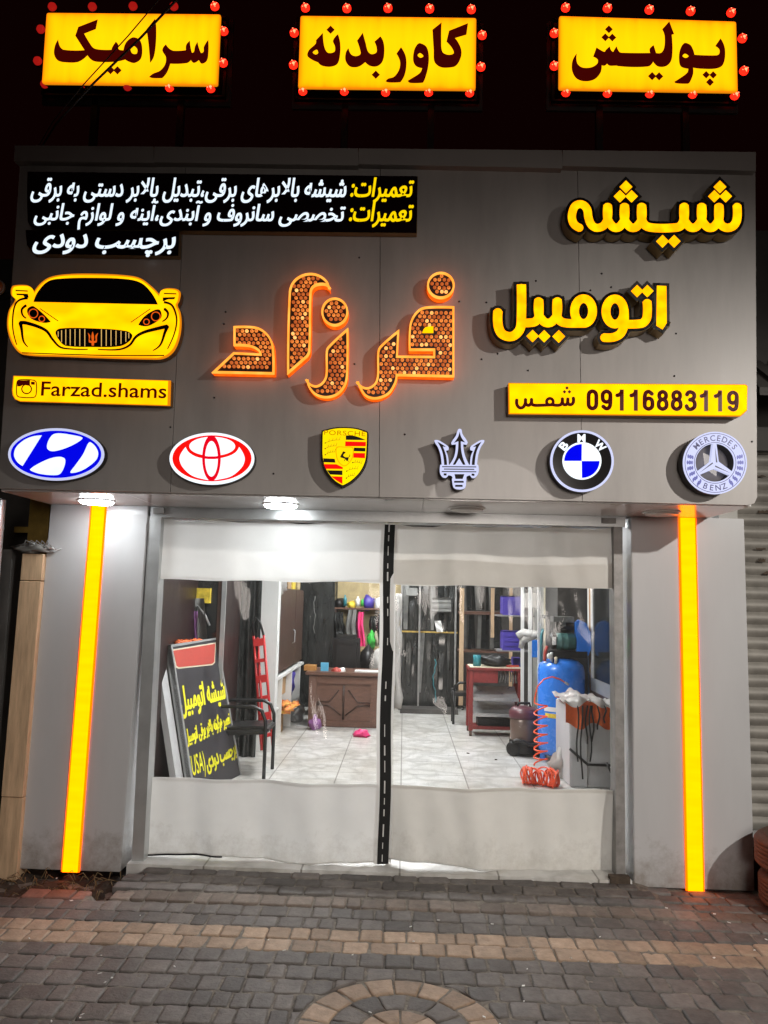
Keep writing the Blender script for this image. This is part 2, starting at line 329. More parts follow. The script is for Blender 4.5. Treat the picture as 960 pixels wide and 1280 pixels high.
def tube(bm, pts, r, seg=8, closed=False, cap=True):
    pts = [Vector(p) for p in pts]; n = len(pts); rings = []; prev = None
    for i, p in enumerate(pts):
        if closed: t = pts[(i+1) % n]-pts[i-1]
        else: t = pts[min(i+1, n-1)]-pts[max(i-1, 0)]
        t.normalize()
        if prev is None:
            a = Vector((0, 0, 1)) if abs(t.z) < .9 else Vector((1, 0, 0)); a = (a-t*a.dot(t)).normalized()
        else:
            a = prev-t*prev.dot(t)
            a = a.normalized() if a.length > 1e-6 else t.orthogonal().normalized()
        prev = a; b = t.cross(a); rr = r[i] if isinstance(r, (list, tuple)) else r
        rings.append([bm.verts.new(p+(a*math.cos(2*PI*k/seg)+b*math.sin(2*PI*k/seg))*rr) for k in range(seg)])
    for i in range(n if closed else n-1):
        r0, r1 = rings[i], rings[(i+1) % n]
        for k in range(seg): 
            f = bm.faces.new((r0[k], r0[(k+1) % seg], r1[(k+1) % seg], r1[k])); f.smooth = True
    if cap and not closed:
        bm.faces.new(rings[0][::-1]); bm.faces.new(rings[-1])
def lathe(bm, prof, c=(0, 0, 0), axis=(0, 0, 1), seg=32):   # prof: (radius, height) pairs
    c = Vector(c); ax = Vector(axis).normalized(); a = ax.orthogonal().normalized(); b = ax.cross(a); rings = []
    for r, h in prof:
        if r < 1e-5: rings.append([bm.verts.new(c+ax*h)])
        else: rings.append([bm.verts.new(c+ax*h+(a*math.cos(2*PI*k/seg)+b*math.sin(2*PI*k/seg))*r) for k in range(seg)])
    for i in range(len(rings)-1):
        r0, r1 = rings[i], rings[i+1]
        for k in range(seg):
            if len(r0) == 1 and len(r1) == 1: continue
            if len(r0) == 1: f = bm.faces.new((r0[0], r1[(k+1) % seg], r1[k]))
            elif len(r1) == 1: f = bm.faces.new((r0[k], r0[(k+1) % seg], r1[0]))
            else: f = bm.faces.new((r0[k], r0[(k+1) % seg], r1[(k+1) % seg], r1[k]))
            f.smooth = True
def sheet(bm, nu, nv, fn, thick=0.):
    g = [[bm.verts.new(fn(i/nu, j/nv)) for i in range(nu+1)] for j in range(nv+1)]
    for j in range(nv):
        for i in range(nu):
            f = bm.faces.new((g[j][i], g[j][i+1], g[j+1][i+1], g[j+1][i])); f.smooth = True
def lump(bm, c, r, amp=.35, seed=0, sub=3, freq=3.):        # crumpled bundle
    rnd = random.Random(seed); ph = [Vector((rnd.uniform(-1, 1), rnd.uniform(-1, 1), rnd.uniform(-1, 1)))*freq*2 for _ in range(9)]
    po = [rnd.uniform(0, 6.3) for _ in range(9)]
    r = Vector(r) if not isinstance(r, (int, float)) else Vector((r, r, r))
    ret = bmesh.ops.create_icosphere(bm, subdivisions=sub, radius=1)
    for v in ret['verts']:
        d = v.co.normalized(); s = sum(abs(math.sin(d.dot(p)+o)) for p, o in zip(ph[:5], po))/5-.6+.35*(sum(abs(math.sin(2.7*d.dot(p)+o)) for p, o in zip(ph[4:], po))/5-.6)
        q = d*(1+amp*3.2*s); v.co = Vector(c)+Vector((q.x*r.x, q.y*r.y, q.z*r.z))
    for v in ret['verts']:
        for f in v.link_faces: f.smooth = True

# ------------------------------------------------------------------ flat outlines (in picture units of a traced crop) on a Frame
def smooth_loop(pts, closed=True, seg=6):
    n = len(pts); P = [(p[0], p[1]) for p in pts]; K = [len(p) > 2 for p in pts]; out = []
    for i in range(n if closed else n-1):
        p1, p2 = P[i], P[(i+1) % n]; c1, c2 = K[i], K[(i+1) % n]
        p0 = P[i-1] if (closed or i > 0) else p1; p3 = P[(i+2) % n] if (closed or i+2 < n) else p2
        out.append(p1)
        if c1 and c2: continue
        l0, l1, l2 = (math.hypot(q[0]-p[0], q[1]-p[1]) or 1e-6 for p, q in ((p0, p1), (p1, p2), (p2, p3)))
        k1, k2 = l1/(l0+l1), l1/(l1+l2)
        m1 = ((p2[0]-p0[0])*k1, (p2[1]-p0[1])*k1) if not c1 else (p2[0]-p1[0], p2[1]-p1[1])
        m2 = ((p3[0]-p1[0])*k2, (p3[1]-p1[1])*k2) if not c2 else (p2[0]-p1[0], p2[1]-p1[1])
        if c1: m1 = (2*(p2[0]-p1[0])-m2[0], 2*(p2[1]-p1[1])-m2[1]); m1 = (m1[0]*.6, m1[1]*.6)
        if c2: m2 = (2*(p2[0]-p1[0])-m1[0], 2*(p2[1]-p1[1])-m1[1]); m2 = (m2[0]*.6, m2[1]*.6)
        for s in range(1, seg):
            t = s/seg; h = (2*t**3-3*t**2+1, t**3-2*t**2+t, -2*t**3+3*t**2, t**3-t**2)
            out.append((h[0]*p1[0]+h[1]*m1[0]+h[2]*p2[0]+h[3]*m2[0], h[0]*p1[1]+h[1]*m1[1]+h[2]*p2[1]+h[3]*m2[1]))
    if not closed: out.append(P[-1])
    return out
def ell(cx, cy, rx, ry, n=56): return [(cx+rx*math.cos(2*PI*k/n), cy+ry*math.sin(2*PI*k/n)) for k in range(n)]
def diamond(cx, cy, r, ry=None): ry = ry or r; return [(cx, cy-ry), (cx+r, cy), (cx, cy+ry), (cx-r, cy)]
class Crop:                          # traced crop: origin, scale, sheet
    def __init__(s, fr, ox, oy, k, wref): s.fr, s.ox, s.oy, s.k, s.wref = fr, ox, oy, k, wref
    def uv(s, x, y): return s.fr.uv(s.ox+x/s.k, s.oy+y/s.k, s.wref)
    def prism(s, bm, loops, w0, w1):           # loops already sampled; first outer, others holes
        L = [[s.uv(*p) for p in lp] for lp in loops]
        return prism_uv(bm, s.fr, L, w0, w1)
    def poly(s, bm, pts, w0, w1, holes=(), seg=6): s.prism(bm, [smooth_loop(pts, True, seg)]+[smooth_loop(h, True, seg) for h in holes], w0, w1)
    def stroke(s, bm, pts, wd, w0, w1, closed=False, seg=6, ends=None):
        Q = smooth_loop(pts, closed, seg); n = len(Q); D = [s.uv(*q) for q in Q]
        u0, u1 = s.uv(0, 0), s.uv(100, 0); sc_ = math.hypot(u1[0]-u0[0], u1[1]-u0[1])/100; h = wd*sc_/2
        for i in range(n if closed else n-1):
            a, b = D[i], D[(i+1) % n]; dx, dy = b[0]-a[0], b[1]-a[1]; l = math.hypot(dx, dy)
            if l < 1e-7: continue
            nx, ny = -dy/l*h, dx/l*h
            if ends:                # widen a rim beyond butt ends
                e = ends*sc_
                if i == 0 and not closed: a = (a[0]-dx/l*e, a[1]-dy/l*e)
                if i == n-2 and not closed: b = (b[0]+dx/l*e, b[1]+dy/l*e)
            prism_uv(bm, s.fr, [[(a[0]+nx, a[1]+ny), (b[0]+nx, b[1]+ny), (b[0]-nx, b[1]-ny), (a[0]-nx, a[1]-ny)]], w0, w1)
        for i in range(n if closed else n):
            if not closed and i in (0, n-1): continue
            a, b, c = D[i-1], D[i], D[(i+1) % n]
            prism_uv(bm, s.fr, [[(b[0]+h*math.cos(k*PI/8), b[1]+h*math.sin(k*PI/8)) for k in range(16)]], w0, w1)
def prism_uv(bm, fr, L, w0, w1):
    flat = [[Vector((u, v, 0)) for u, v in lp] for lp in L]
    tris = tessellate_polygon(flat)
    allp = [p for lp in L for p in lp]
    vf = [bm.verts.new(fr.pt(u, v, w1)) for u, v in allp]
    for t in tris:
        a, b, c = (allp[i] for i in t)
        ar = (b[0]-a[0])*(c[1]-a[1])-(b[1]-a[1])*(c[0]-a[0])
        if abs(ar) < 1e-14: continue
        try: bm.faces.new([vf[i] for i in (t if ar > 0 else t[::-1])])
        except ValueError: pass
    if w1-w0 > 1e-6:
        vb = [bm.verts.new(fr.pt(u, v, w0)) for u, v in allp]; o = 0
        for lp in L:
            n = len(lp)
            for i in range(n):
                j = (i+1) % n
                try: bm.faces.new((vb[o+i], vb[o+j], vf[o+j], vf[o+i]))
                except ValueError: pass
            o += n
        # back
        for t in tris:
            try: bm.faces.new([vb[i] for i in t])
            except ValueError: pass

# ------------------------------------------------------------------ lettering (Persian is shaped into joined forms here)
FORM = {'ا': 0xFE8D, 'آ': 0xFE81, 'ب': 0xFE8F, 'پ': 0xFB56, 'ت': 0xFE95, 'ج': 0xFE9D, 'چ': 0xFB7A, 'خ': 0xFEA5, 'د': 0xFEA9, 'ر': 0xFEAD, 'ز': 0xFEAF,
        'س': 0xFEB1, 'ش': 0xFEB5, 'ص': 0xFEB9, 'ع': 0xFEC9, 'ف': 0xFED1, 'ق': 0xFED5, 'ک': 0xFB8E, 'گ': 0xFB92, 'ل': 0xFEDD, 'م': 0xFEE1, 'ن': 0xFEE5, 'و': 0xFEED, 'ه': 0xFEE9, 'ی': 0xFBFC}
RIGHTONLY = set('اآدرزو')
def shape_fa(s):
    out = []; i = 0; n = len(s)
    def joins_prev(k): return k > 0 and s[k-1] in FORM and s[k-1] not in RIGHTONLY
    while i < n:
        ch = s[i]
        if ch not in FORM: out.append(ch); i += 1; continue
        jp = joins_prev(i)
        if ch == 'ل' and i+1 < n and s[i+1] == 'ا': out.append(chr(0xFEFC if jp else 0xFEFB)); i += 2; continue
        jn = ch not in RIGHTONLY and i+1 < n and s[i+1] in FORM
        out.append(chr(FORM[ch]+(3 if jp and jn else 1 if jp else 2 if jn else 0))); i += 1
    return ''.join(out[::-1])
def text_mesh(s, bold=0., shear=0., fa=False, space=1.):
    c = bpy.data.curves.new('t', 'FONT'); c.body = shape_fa(s) if fa else s; c.offset = bold; c.shear = shear; c.space_character = space; c.resolution_u = 4
    c.space_word = 1.0
    o = bpy.data.objects.new('t', c); sc.collection.objects.link(o)
    dg = bpy.context.evaluated_depsgraph_get(); dg.update()
    me = bpy.data.meshes.new_from_object(o.evaluated_get(dg))
    V = [(v.co.x, v.co.y) for v in me.vertices]; Fc = [tuple(p.vertices) for p in me.polygons]
    bpy.data.objects.remove(o); bpy.data.curves.remove(c); bpy.data.meshes.remove(me)
    return V, Fc
def put_text(bm, s, fr, a, b, w, ky=1., height=None, **kw):   # lettering fitted between uv points a and b (baseline), flat on fr
    V, Fc = text_mesh(s, **kw); x0 = min(v[0] for v in V); x1 = max(v[0] for v in V)
    dx, dy = b[0]-a[0], b[1]-a[1]; L = math.hypot(dx, dy); e = (dx/L, dy/L); sx = L/(x1-x0)
    if height: sy = height/max(v[1] for v in V)
    else: sy = sx*ky
    vs = [bm.verts.new(fr.pt(a[0]+e[0]*(x-x0)*sx-e[1]*y*sy, a[1]+e[1]*(x-x0)*sx+e[0]*y*sy, w)) for x, y in V]
    for f in Fc:
        try: bm.faces.new([vs[i] for i in f])
        except ValueError: pass
def put_bold(bm, s, fr, a, b, w, grow, **kw):                # heavier lettering: the same word laid down with small side steps
    for i, g in enumerate((-grow, 0, grow)): put_text(bm, s, fr, (a[0]+g, a[1]), (b[0]+g, b[1]), w+.0002*i, **kw)
def put_glyph(bm, s, cr, cx, cy, h, ang, w, bold=.02, kx=1.):   # one letter centred on crop point, turned by ang (radians, clockwise in the picture)
    V, Fc = text_mesh(s, bold=bold); x0 = min(v[0] for v in V); x1 = max(v[0] for v in V); y1 = max(v[1] for v in V); y0 = min(v[1] for v in V)
    k = h/(y1-y0); ca, sa = math.cos(ang), math.sin(ang); vs = []
    for x, y in V:
        X = (x-(x0+x1)/2)*k*kx; Y = -(y-(y0+y1)/2)*k
        u, v = cr.uv(cx+X*ca-Y*sa, cy+X*sa+Y*ca); vs.append(bm.verts.new(cr.fr.pt(u, v, w)))
    for f in Fc:
        try: bm.faces.new([vs[i] for i in f])
        except ValueError: pass

# ------------------------------------------------------------------ linking things and parts
def link(o): sc.collection.objects.link(o)
def thing(name, label, cat, loc, group=None, kind=None):
    o = bpy.data.objects.new(name, None); link(o); o.location = loc; o.empty_display_size = .1
    o['label'] = label; o['category'] = cat
    if group: o['group'] = group
    if kind: o['kind'] = kind
    return o
def wloc(o):
    p = Vector(o.location)
    while o.parent: o = o.parent; p += o.location
    return p
def part(name, bm, m, parent, label=None, local=False, kind=None, normals=True):
    if normals: bmesh.ops.recalc_face_normals(bm, faces=bm.faces)
    if not local:
        off = wloc(parent)
        for v in bm.verts: v.co -= off
    me = bpy.data.meshes.new(name); bm.to_mesh(me); bm.free(); me.materials.append(M[m] if isinstance(m, str) else m)
    o = bpy.data.objects.new(name, me); link(o); o.parent = parent
    if label: o['label'] = label
    if kind: o['kind'] = kind
    return o
def solo(name, bm, m, label, cat, group=None, kind=None, normals=True):     # a thing that is one mesh; origin at its base
    if normals: bmesh.ops.recalc_face_normals(bm, faces=bm.faces)
    xs = [v.co for v in bm.verts]; o_ = Vector(((min(p.x for p in xs)+max(p.x for p in xs))/2, (min(p.y for p in xs)+max(p.y for p in xs))/2, min(p.z for p in xs)))
    for v in bm.verts: v.co -= o_
    me = bpy.data.meshes.new(name); bm.to_mesh(me); bm.free(); me.materials.append(M[m] if isinstance(m, str) else m)
    o = bpy.data.objects.new(name, me); link(o); o.location = o_
    if label: o['label'] = label; o['category'] = cat
    if group: o['group'] = group
    if kind: o['kind'] = kind
    return o
def struct(name, bm, m, normals=True): return solo(name, bm, m, None, None, kind='structure', normals=normals)
def kids(o): return [c for c in bpy.data.objects if c.parent == o]
def dup(o, loc=None, label=None, parent=None):
    c = o.copy(); link(c)
    if parent: c.parent = parent
    if loc is not None: c.location = loc
    if label: c['label'] = label
    for ch in kids(o): dup(ch, parent=c)
    return c
# ================================================================== THE PLACE
FL = .05                                           # shop floor level
# ---- ground
bm = bm_(); box(bm, -60, -60, -.30, 60, 60, -.10); struct('ground', bm, 'asphalt')

# ---- pavement of tumbled concrete blocks, one tan band, one ring ornament; a hole by the left pillar
def in_hole(x, y): return -2.42 < x < -1.60 and -.40+.05*math.sin(x*9) < y
CX, CY, CRAD = .02, -1.655, .425
bm = bm_(); tint = []
def paver(poly, base, h=0.):
    """one block: rounded polygon outline poly (ccw), bevelled top"""
    cx = sum(p[0] for p in poly)/len(poly); cy = sum(p[1] for p in poly)/len(poly)
    k = random.uniform(.72, 1.28); w = random.uniform(-.006, .006); col = (base[0]*k+w*.4, base[1]*k, base[2]*k-w*.3, 1)
    tx, ty = random.uniform(-.02, .02), random.uniform(-.02, .02); h += random.uniform(-.004, .003)
    def ring(ins, z):
        out = []
        for x, y in poly:
            dx, dy = cx-x, cy-y; l = math.hypot(dx, dy); f = ins/l if l > 1e-6 else 0
            X, Y = x+dx*f, y+dy*f; out.append(bm.verts.new((X, Y, z+h+(X-cx)*tx+(Y-cy)*ty)))
        return out
    rs = [ring(0, -.06), ring(0, -.008), ring(.0025, -.0035), ring(.007, -.0008), ring(.013, 0)]
    n = len(poly); fs = []
    for a, b in zip(rs, rs[1:]):
        for i in range(n):
            f = bm.faces.new((a[i], a[(i+1) % n], b[(i+1) % n], b[i])); f.smooth = True; fs.append(f)
    f = bm.faces.new(rs[-1]); f.smooth = True; fs.append(f)
    for f in fs: tint.append(col)
def rrect(x0, y0, x1, y1, r=.011):
    out = []
    for cx, cy, a0 in ((x1-r, y0+r, -90), (x1-r, y1-r, 0), (x0+r, y1-r, 90), (x0+r, y0+r, 180)):
        for k in range(3):
            a = math.radians(a0+45*k); out.append((cx+r*math.cos(a)+random.uniform(-.002, .002), cy+r*math.sin(a)+random.uniform(-.002, .002)))
    # mid points along the sides so that cuts stay clean
    res = []
    for i, p in enumerate(out):
        res.append(p); q = out[(i+1) % len(out)]
        if math.hypot(q[0]-p[0], q[1]-p[1]) > .04:
            for t in (.33, .67): res.append((p[0]+(q[0]-p[0])*t+random.uniform(-.0015, .0015), p[1]+(q[1]-p[1])*t+random.uniform(-.0015, .0015)))
    return res
RAMP = lambda x, y: .036*max(0, min(1, (y+.52)/.42))*max(0, min(1, (x+1.75)/.15))*max(0, min(1, (1.62-x)/.2))
DARK, TAN, BROWN, RED = (.128, .115, .106), (.315, .228, .162), (.160, .128, .106), (.22, .115, .09)
y = -.035; row = 0
while y > -4.9:
    if row == 0: d = .085
    elif row in (1, 2): d = .105
    else: d = .133
    y0, y1 = y-d, y; cyr = (y0+y1)/2
    tanrow = -1.03 < cyr < -.745
    if abs(cyr+.887) < .14: tanrow = True
    x = -4.6+random.uniform(0, .12); g = .0032
    while x < 4.6:
        w = random.choice((.085, .10, .12, .133, .133, .15) if not tanrow else (.10, .12, .133, .15))
        if row < 3: w = random.choice((.12, .15, .17, .19))
        mx = x+w/2
        if not (in_hole(mx, cyr) or math.hypot(mx-CX, cyr-CY) < CRAD-.035):
            p = rrect(x+g, y0+g, x+w-g, y1-g)
            if math.hypot(mx-CX, cyr-CY) < CRAD+.2:
                q = []
                for px_, py_ in p:
                    r_ = math.hypot(px_-CX, py_-CY)
                    if r_ < CRAD: px_, py_ = CX+(px_-CX)/r_*CRAD, CY+(py_-CY)/r_*CRAD
                    q.append((px_, py_))
                p = q
            if tanrow: base = TAN
            elif row == 3: base = BROWN
            else: base = DARK
            edge = -.47 < cyr < -.36 and -2.8 < mx < -1.6
            if edge: base = RED
            paver(p, base, RAMP(mx, cyr))
        x += w
    y -= d; row += 1
def wedge(r0, r1, a0, a1, n=5):
    o = [(CX+r1*math.cos(a0+(a1-a0)*k/n), CY+r1*math.sin(a0+(a1-a0)*k/n)) for k in range(n+1)]
    i = [(CX+r0*math.cos(a1+(a0-a1)*k/n), CY+r0*math.sin(a1+(a0-a1)*k/n)) for k in range(n+1)]
    return o+i
for r0, r1, n, base in ((.292, .415, 19, TAN), (.170, .284, 13, DARK), (.055, .162, 8, TAN)):
    for k in range(n):
        a0 = 2*PI*k/n; ga = .005/r1
        paver(wedge(r0, r1, a0+ga, a0+2*PI/n-ga), base)
paver([(CX+.05*math.cos(2*PI*k/12), CY+.05*math.sin(2*PI*k/12)) for k in range(12)], DARK)
pv = struct('pavement', bm, 'paver', normals=True)
at = pv.data.attributes.new('tint', 'FLOAT_COLOR', 'FACE'); at.data.foreach_set('color', [c for t in tint for c in t])
bm = bm_()
def jointz(u, v):
    X, Y = -4.7+9.4*u, -4.9+4.95*v
    if in_hole(X, Y) or (-2.5 < X < -1.55 and Y > -.32): return (X, Y, -.085)
    return (X, Y, RAMP(X, Y)-.008+.004*math.sin(X*31+math.cos(Y*23))+.002*math.sin(Y*57))
sheet(bm, 180, 96, jointz); struct('joint_sand_bed', bm, 'sand')
bm = bm_()
sheet(bm, 40, 24, lambda u, v: (-2.75+1.3*u, -.47+.62*v, -.075+.025*math.sin(u*23+v*9)*math.sin(v*17)+.012*math.sin(u*61)))
struct('bare_soil', bm, 'soil')
# litter of twigs and weeds in the hole (nobody could count them)
bm = bm_(); rt = random.Random(5)
for k in range(60):
    x, y_ = rt.uniform(-2.40, -1.66), rt.uniform(-.36, -.03); a = rt.uniform(0, PI); l = rt.uniform(.03, .12); e = rt.uniform(0, .045)
    tube(bm, [(x, y_, -.05), (x+l*.5*math.cos(a), y_+l*.5*math.sin(a)*.5, -.035+e), (x+l*math.cos(a), y_+l*math.sin(a)*.5, -.045+e*.6)], .0022, 4)
solo('dry_litter', bm, 'twig', 'dry twigs and dead stalks lying in the dirt hole under the left pillar', 'litter', kind='stuff')
rt = random.Random(11)
bm = bm_()
for k in range(70):
    x, y_ = rt.uniform(-2.2, 2.2), rt.uniform(-2.2, -.1); obox(bm, (x, y_, .004), (1, rt.uniform(-1, 1), 0), (rt.uniform(-1, 1), 1, 0), (0, 0, 1), rt.uniform(.004, .016), rt.uniform(.003, .010), .003)
solo('paper_crumbs', bm, 'white', 'tiny white crumbs of litter scattered on the paving', 'litter', kind='stuff')

# ---- shop interior shell
bm = bm_(); box(bm, -1.665, -.03, -.08, 1.41, .305, FL); box(bm, -2.1, .306, -.08, 2.12, 7.7, FL); struct('shop_floor', bm, 'tile')
bm = bm_(); box(bm, -2.2, .22, 2.9, 2.2, 7.8, 3.0); struct('shop_ceiling', bm, 'wallpaint')
bm = bm_(); box(bm, -2.12, .16, FL, -2.0, 7.7, 2.9); struct('left_shop_wall', bm, 'maroonwall')
bm = bm_(); box(bm, 2.06, .16, FL, 2.18, 7.7, 2.9); struct('right_shop_wall', bm, 'wallpaint')
bm = bm_(); box(bm, -2.0, 7.5, FL, 2.06, 7.6, 2.9); struct('back_shop_wall', bm, 'walldark')

# ---- shop front building
SHOP = thing('shop_building', 'grey panel clad shop front with overhanging fascia and two lit pillars', 'building', (0, 0, 0))
# fascia made of four cassette panels with fine seams; its corners are read off the photograph
bm = bm_()
def fas(px, py): return FAS.uv(px, py)
xs_top = [24.5, 232, 475.5, 722, 944.5]; xs_bot = [-3, 213, 474, 728, 947]
for i in range(4):
    tl, tr = fas(xs_top[i], 207+i*1.9), fas(xs_top[i+1], 207+(i+1)*1.9)
    bl, br = fas(xs_bot[i], 610.3+i*5.35), fas(xs_bot[i+1], 610.3+(i+1)*5.35)
    g = .0016
    L = [(bl[0]+g, bl[1]), (br[0]-g, br[1]), (tr[0]-g, tr[1]), (tl[0]+g, tl[1])]
    if i == 3: L = [L[0], (L[1][0]-.05, L[1][1]), (L[1][0]-.015, L[1][1]+.012), (L[1][0], L[1][1]+.045), L[2], L[3]]
    prism_uv(bm, FAS, [L], -.03, 0)
part('fascia', bm, 'silver', SHOP)
# dark core behind the seams, closing the box
bm = bm_(); a, b_ = A(4, 600, -.60), A(940, 620, -.60)
box(bm, FAS.pt(*fas(0, 611)).x+.02, -.605, 2.275, FAS.pt(*fas(944, 632)).x-.01, .15, 4.15); part('fascia_core', bm, 'black', SHOP)
bm = bm_()
for i, (x0, x1) in enumerate(((18.3, 192.3), (193, 448), (448.7, 703), (703.7, 945.2))):
    f = lambda x: 181.6+(x-18)*.0090
    p = [FAS.uv(x, y_, .05) for x, y_ in ((x0-1, f(x0)+19.5), (x1-.3, f(x1)+19.5+(x1-18)*.0045), (x1-.3, f(x1)), (x0, f(x0)))]
    prism_uv(bm, FAS, [p], -.35, .05)
part('fascia_cap', bm, 'capm', SHOP)
# soffit and door header
FX0 = FAS.pt(*fas(-3, 610.3)).x; FX1 = FAS.pt(*fas(947, 632)).x
bm = bm_()
for i, (x0, x1) in enumerate(((FX0+.004, -1.60), (-1.597, .10), (.103, 1.40), (1.403, FX1-.02))):
    box(bm, x0, -.612, 2.262, x1, .16, 2.274)
part('soffit', bm, 'soffit', SHOP)
bm = bm_(); box(bm, -1.66, .02, 2.196, 1.41, .20, 2.2615); box(bm, -1.655, .012, 2.205, 1.405, .02, 2.212); part('door_header', bm, 'alu', SHOP)
bm = bm_(); obox(bm, (1.30, .012, 2.232), (1, 0, 0), (0, 1, 0), (0, 0, 1), .09, .016, .034); obox(bm, (1.28, .004, 2.232), (1, 0, 0), (0, 1, 0), (0, 0, 1), .03, .012, .02); part('header_latch', bm, 'alu_old', SHOP)
bm = bm_(); obox(bm, (-1.60, .0, 2.235), (1, 0, .1), (0, 1, 0), (-.1, 0, 1), .07, .02, .04); part('corner_bracket', bm, 'alu_old', SHOP)
# pillars, read off at their front corners
def pillar(pxs, yst, ysb, zb):
    """front quad + returns running back to the door"""
    tl, tr, bl, br = pxs
    P = [A(*bl, 0), A(*br, 0), A(*tr, 0), A(*tl, 0)]
    for p in P[2:]: p.z = 2.2615
    for p in P[:2]: p.z = zb
    return P
bm = bm_(); P = pillar(((63.5, 630), (185.5, 633), (23, 1088), (150, 1092)), 0, 0, -.012)
quadbox(bm, [P[0], P[1], P[1]+Vector((.0, .30, 0)), P[0]+Vector((0, .30, 0))], [P[3], P[2], P[2]+Vector((0, .30, 0)), P[3]+Vector((0, .30, 0))])
bmesh.ops.recalc_face_normals(bm, faces=bm.faces); bmesh.ops.bevel(bm, geom=[e for e in bm.edges], offset=.004, segments=2, affect='EDGES')
PL = part('pillar', bm, 'pillar', SHOP)
bm = bm_(); Q = pillar(((789, 644), (930, 646), (792.5, 1109), (943.5, 1115)), 0, 0, .004)
quadbox(bm, [Q[0], Q[1], Q[1]+Vector((0, .30, 0)), Q[0]+Vector((0, .30, 0))], [Q[3], Q[2], Q[2]+Vector((0, .30, 0)), Q[3]+Vector((0, .30, 0))])
bmesh.ops.recalc_face_normals(bm, faces=bm.faces); bmesh.ops.bevel(bm, geom=[e for e in bm.edges], offset=.004, segments=2, affect='EDGES')
PR = part('pillar', bm, 'pillar', SHOP)
def strip(par, top, bot, wt, wb, zb):
    for nm, m_, ex, w0, w1 in (('strip_frame', 'e_stripedge', .007, -.002, .010), ('light_strip', 'e_strip', -.003, .010, .014)):
        bm = bm_(); T0, T1 = A(top[0]-wt/2, top[1], 0), A(top[0]+wt/2, top[1], 0); B0, B1 = A(bot[0]-wb/2, bot[1], 0), A(bot[0]+wb/2, bot[1], 0)
        for p in (T0, T1): p.z = 2.2595
        for p in (B0, B1): p.z = zb
        T0.x -= ex; B0.x -= ex; T1.x += ex; B1.x += ex
        quadbox(bm, [Vector((p.x, -w0, p.z)) for p in (B0, B1, T1, T0)], [Vector((p.x, -w1, p.z)) for p in (B0, B1, T1, T0)])
        part(nm, bm, m_, par)
strip(PL, (123.5, 640), (88.3, 1092), 17, 20, -.018)
strip(PR, (858.5, 645), (868.6, 1113), 19, 20, -.004)
# door jambs
bm = bm_(); a, b_, c_, d_ = A(186, 640, .02), A(201.5, 645, .02), A(164, 1085, .02), A(179, 1085, .02)
a.z = b_.z = 2.2; c_.z = d_.z = .0
quadbox(bm, [c_, d_, d_+Vector((0, .12, 0)), c_+Vector((0, .12, 0))], [a, b_, b_+Vector((0, .12, 0)), a+Vector((0, .12, 0))]); part('door_jamb', bm, 'alu', SHOP)
bm = bm_(); a, b_, c_, d_ = A(767, 645, .03), A(778, 645, .03), A(770.5, 1098, .03), A(782, 1098, .03)
a.z = b_.z = 2.2; c_.z = d_.z = .0
quadbox(bm, [c_, d_, d_+Vector((0, .12, 0)), c_+Vector((0, .12, 0))], [a, b_, b_+Vector((0, .12, 0)), a+Vector((0, .12, 0))]); part('door_jamb', bm, 'alu_old', SHOP)
bm = bm_(); p = A(774, 1098, .02); obox(bm, (p.x-.01, -.015, .035), (1, 0, 0), (0, 1, 0), (0, 0, 1), .12, .05, .075); part('jamb_shoe', bm, 'rust', SHOP)
# screws on the fascia
sb = bm_(); lathe(sb, [(.0058, 0), (.005, .003), (0, .004)], (0, 0, 0), (0, -1, 0), 10)
scr = part('screw', sb, 'grime', SHOP, local=True)
pts = [(443, 455), (449, 322), (574, 377), (602, 449), (608, 378), (738, 363), (670, 351), (752, 342), (764, 359), (779, 407), (845, 417), (282, 390), (280, 405), (268, 497), (622, 442), (506, 543), (660, 463), (843, 470), (213, 534), (342, 592), (697, 560), (940, 552)]
for i, (x, y_) in enumerate(pts):
    p = FAS.pt(*FAS.uv(x, y_, .001), .001)
    if i == 0: scr.location = p
    else: dup(scr, p, parent=SHOP)

# ---- round downlights in the soffit
def downlight(loc, on, label):
    t = thing('ceiling_light', label, 'ceiling light', loc, 'round lights under the canopy')
    b = bm_(); lathe(b, [(.098, 0), (.112, 0), (.113, -.003), (.110, -.006), (.100, -.007)], seg=40); part('trim_ring', b, 'white', t, local=True)
    b = bm_(); lathe(b, [(.100, -.004), (.099, -.014), (.088, -.021), (.05, -.025), (0, -.026)], seg=40); part('lens', b, 'e_lamp' if on else 'lampoff', t, local=True)
    return t
downlight((-1.905, -.262, 2.2615), True, 'lit round ceiling light close under the blue oval emblem')
downlight((-.765, -.262, 2.2615), True, 'lit round ceiling light over the middle of the left curtain')
downlight((.372, -.262, 2.2615), False, 'unlit round ceiling light below the white trident emblem')
downlight((1.545, -.262, 2.2615), False, 'unlit round ceiling light beside the amber strip on the right pillar')

# ---- ceiling light panels inside
def tube_light(x, y, label):
    t = thing('ceiling_panel_light', label, 'ceiling light', (x, y, 2.9), 'light panels on the shop ceiling')
    b = bm_(); box(b, -.62, -.17, -.06, .62, .17, 0); part('light_housing', b, 'white', t, local=True)
    b = bm_(); box(b, -.59, -.14, -.072, .59, .14, -.061); part('diffuser', b, 'e_tube', t, local=True)
tube_light(-.5, 1.7, 'long white ceiling light panel just inside the curtains')
tube_light(.2, 3.8, 'long white ceiling light panel above the middle of the shop')
tube_light(-.1, 6.0, 'long white ceiling light panel above the desk at the back')

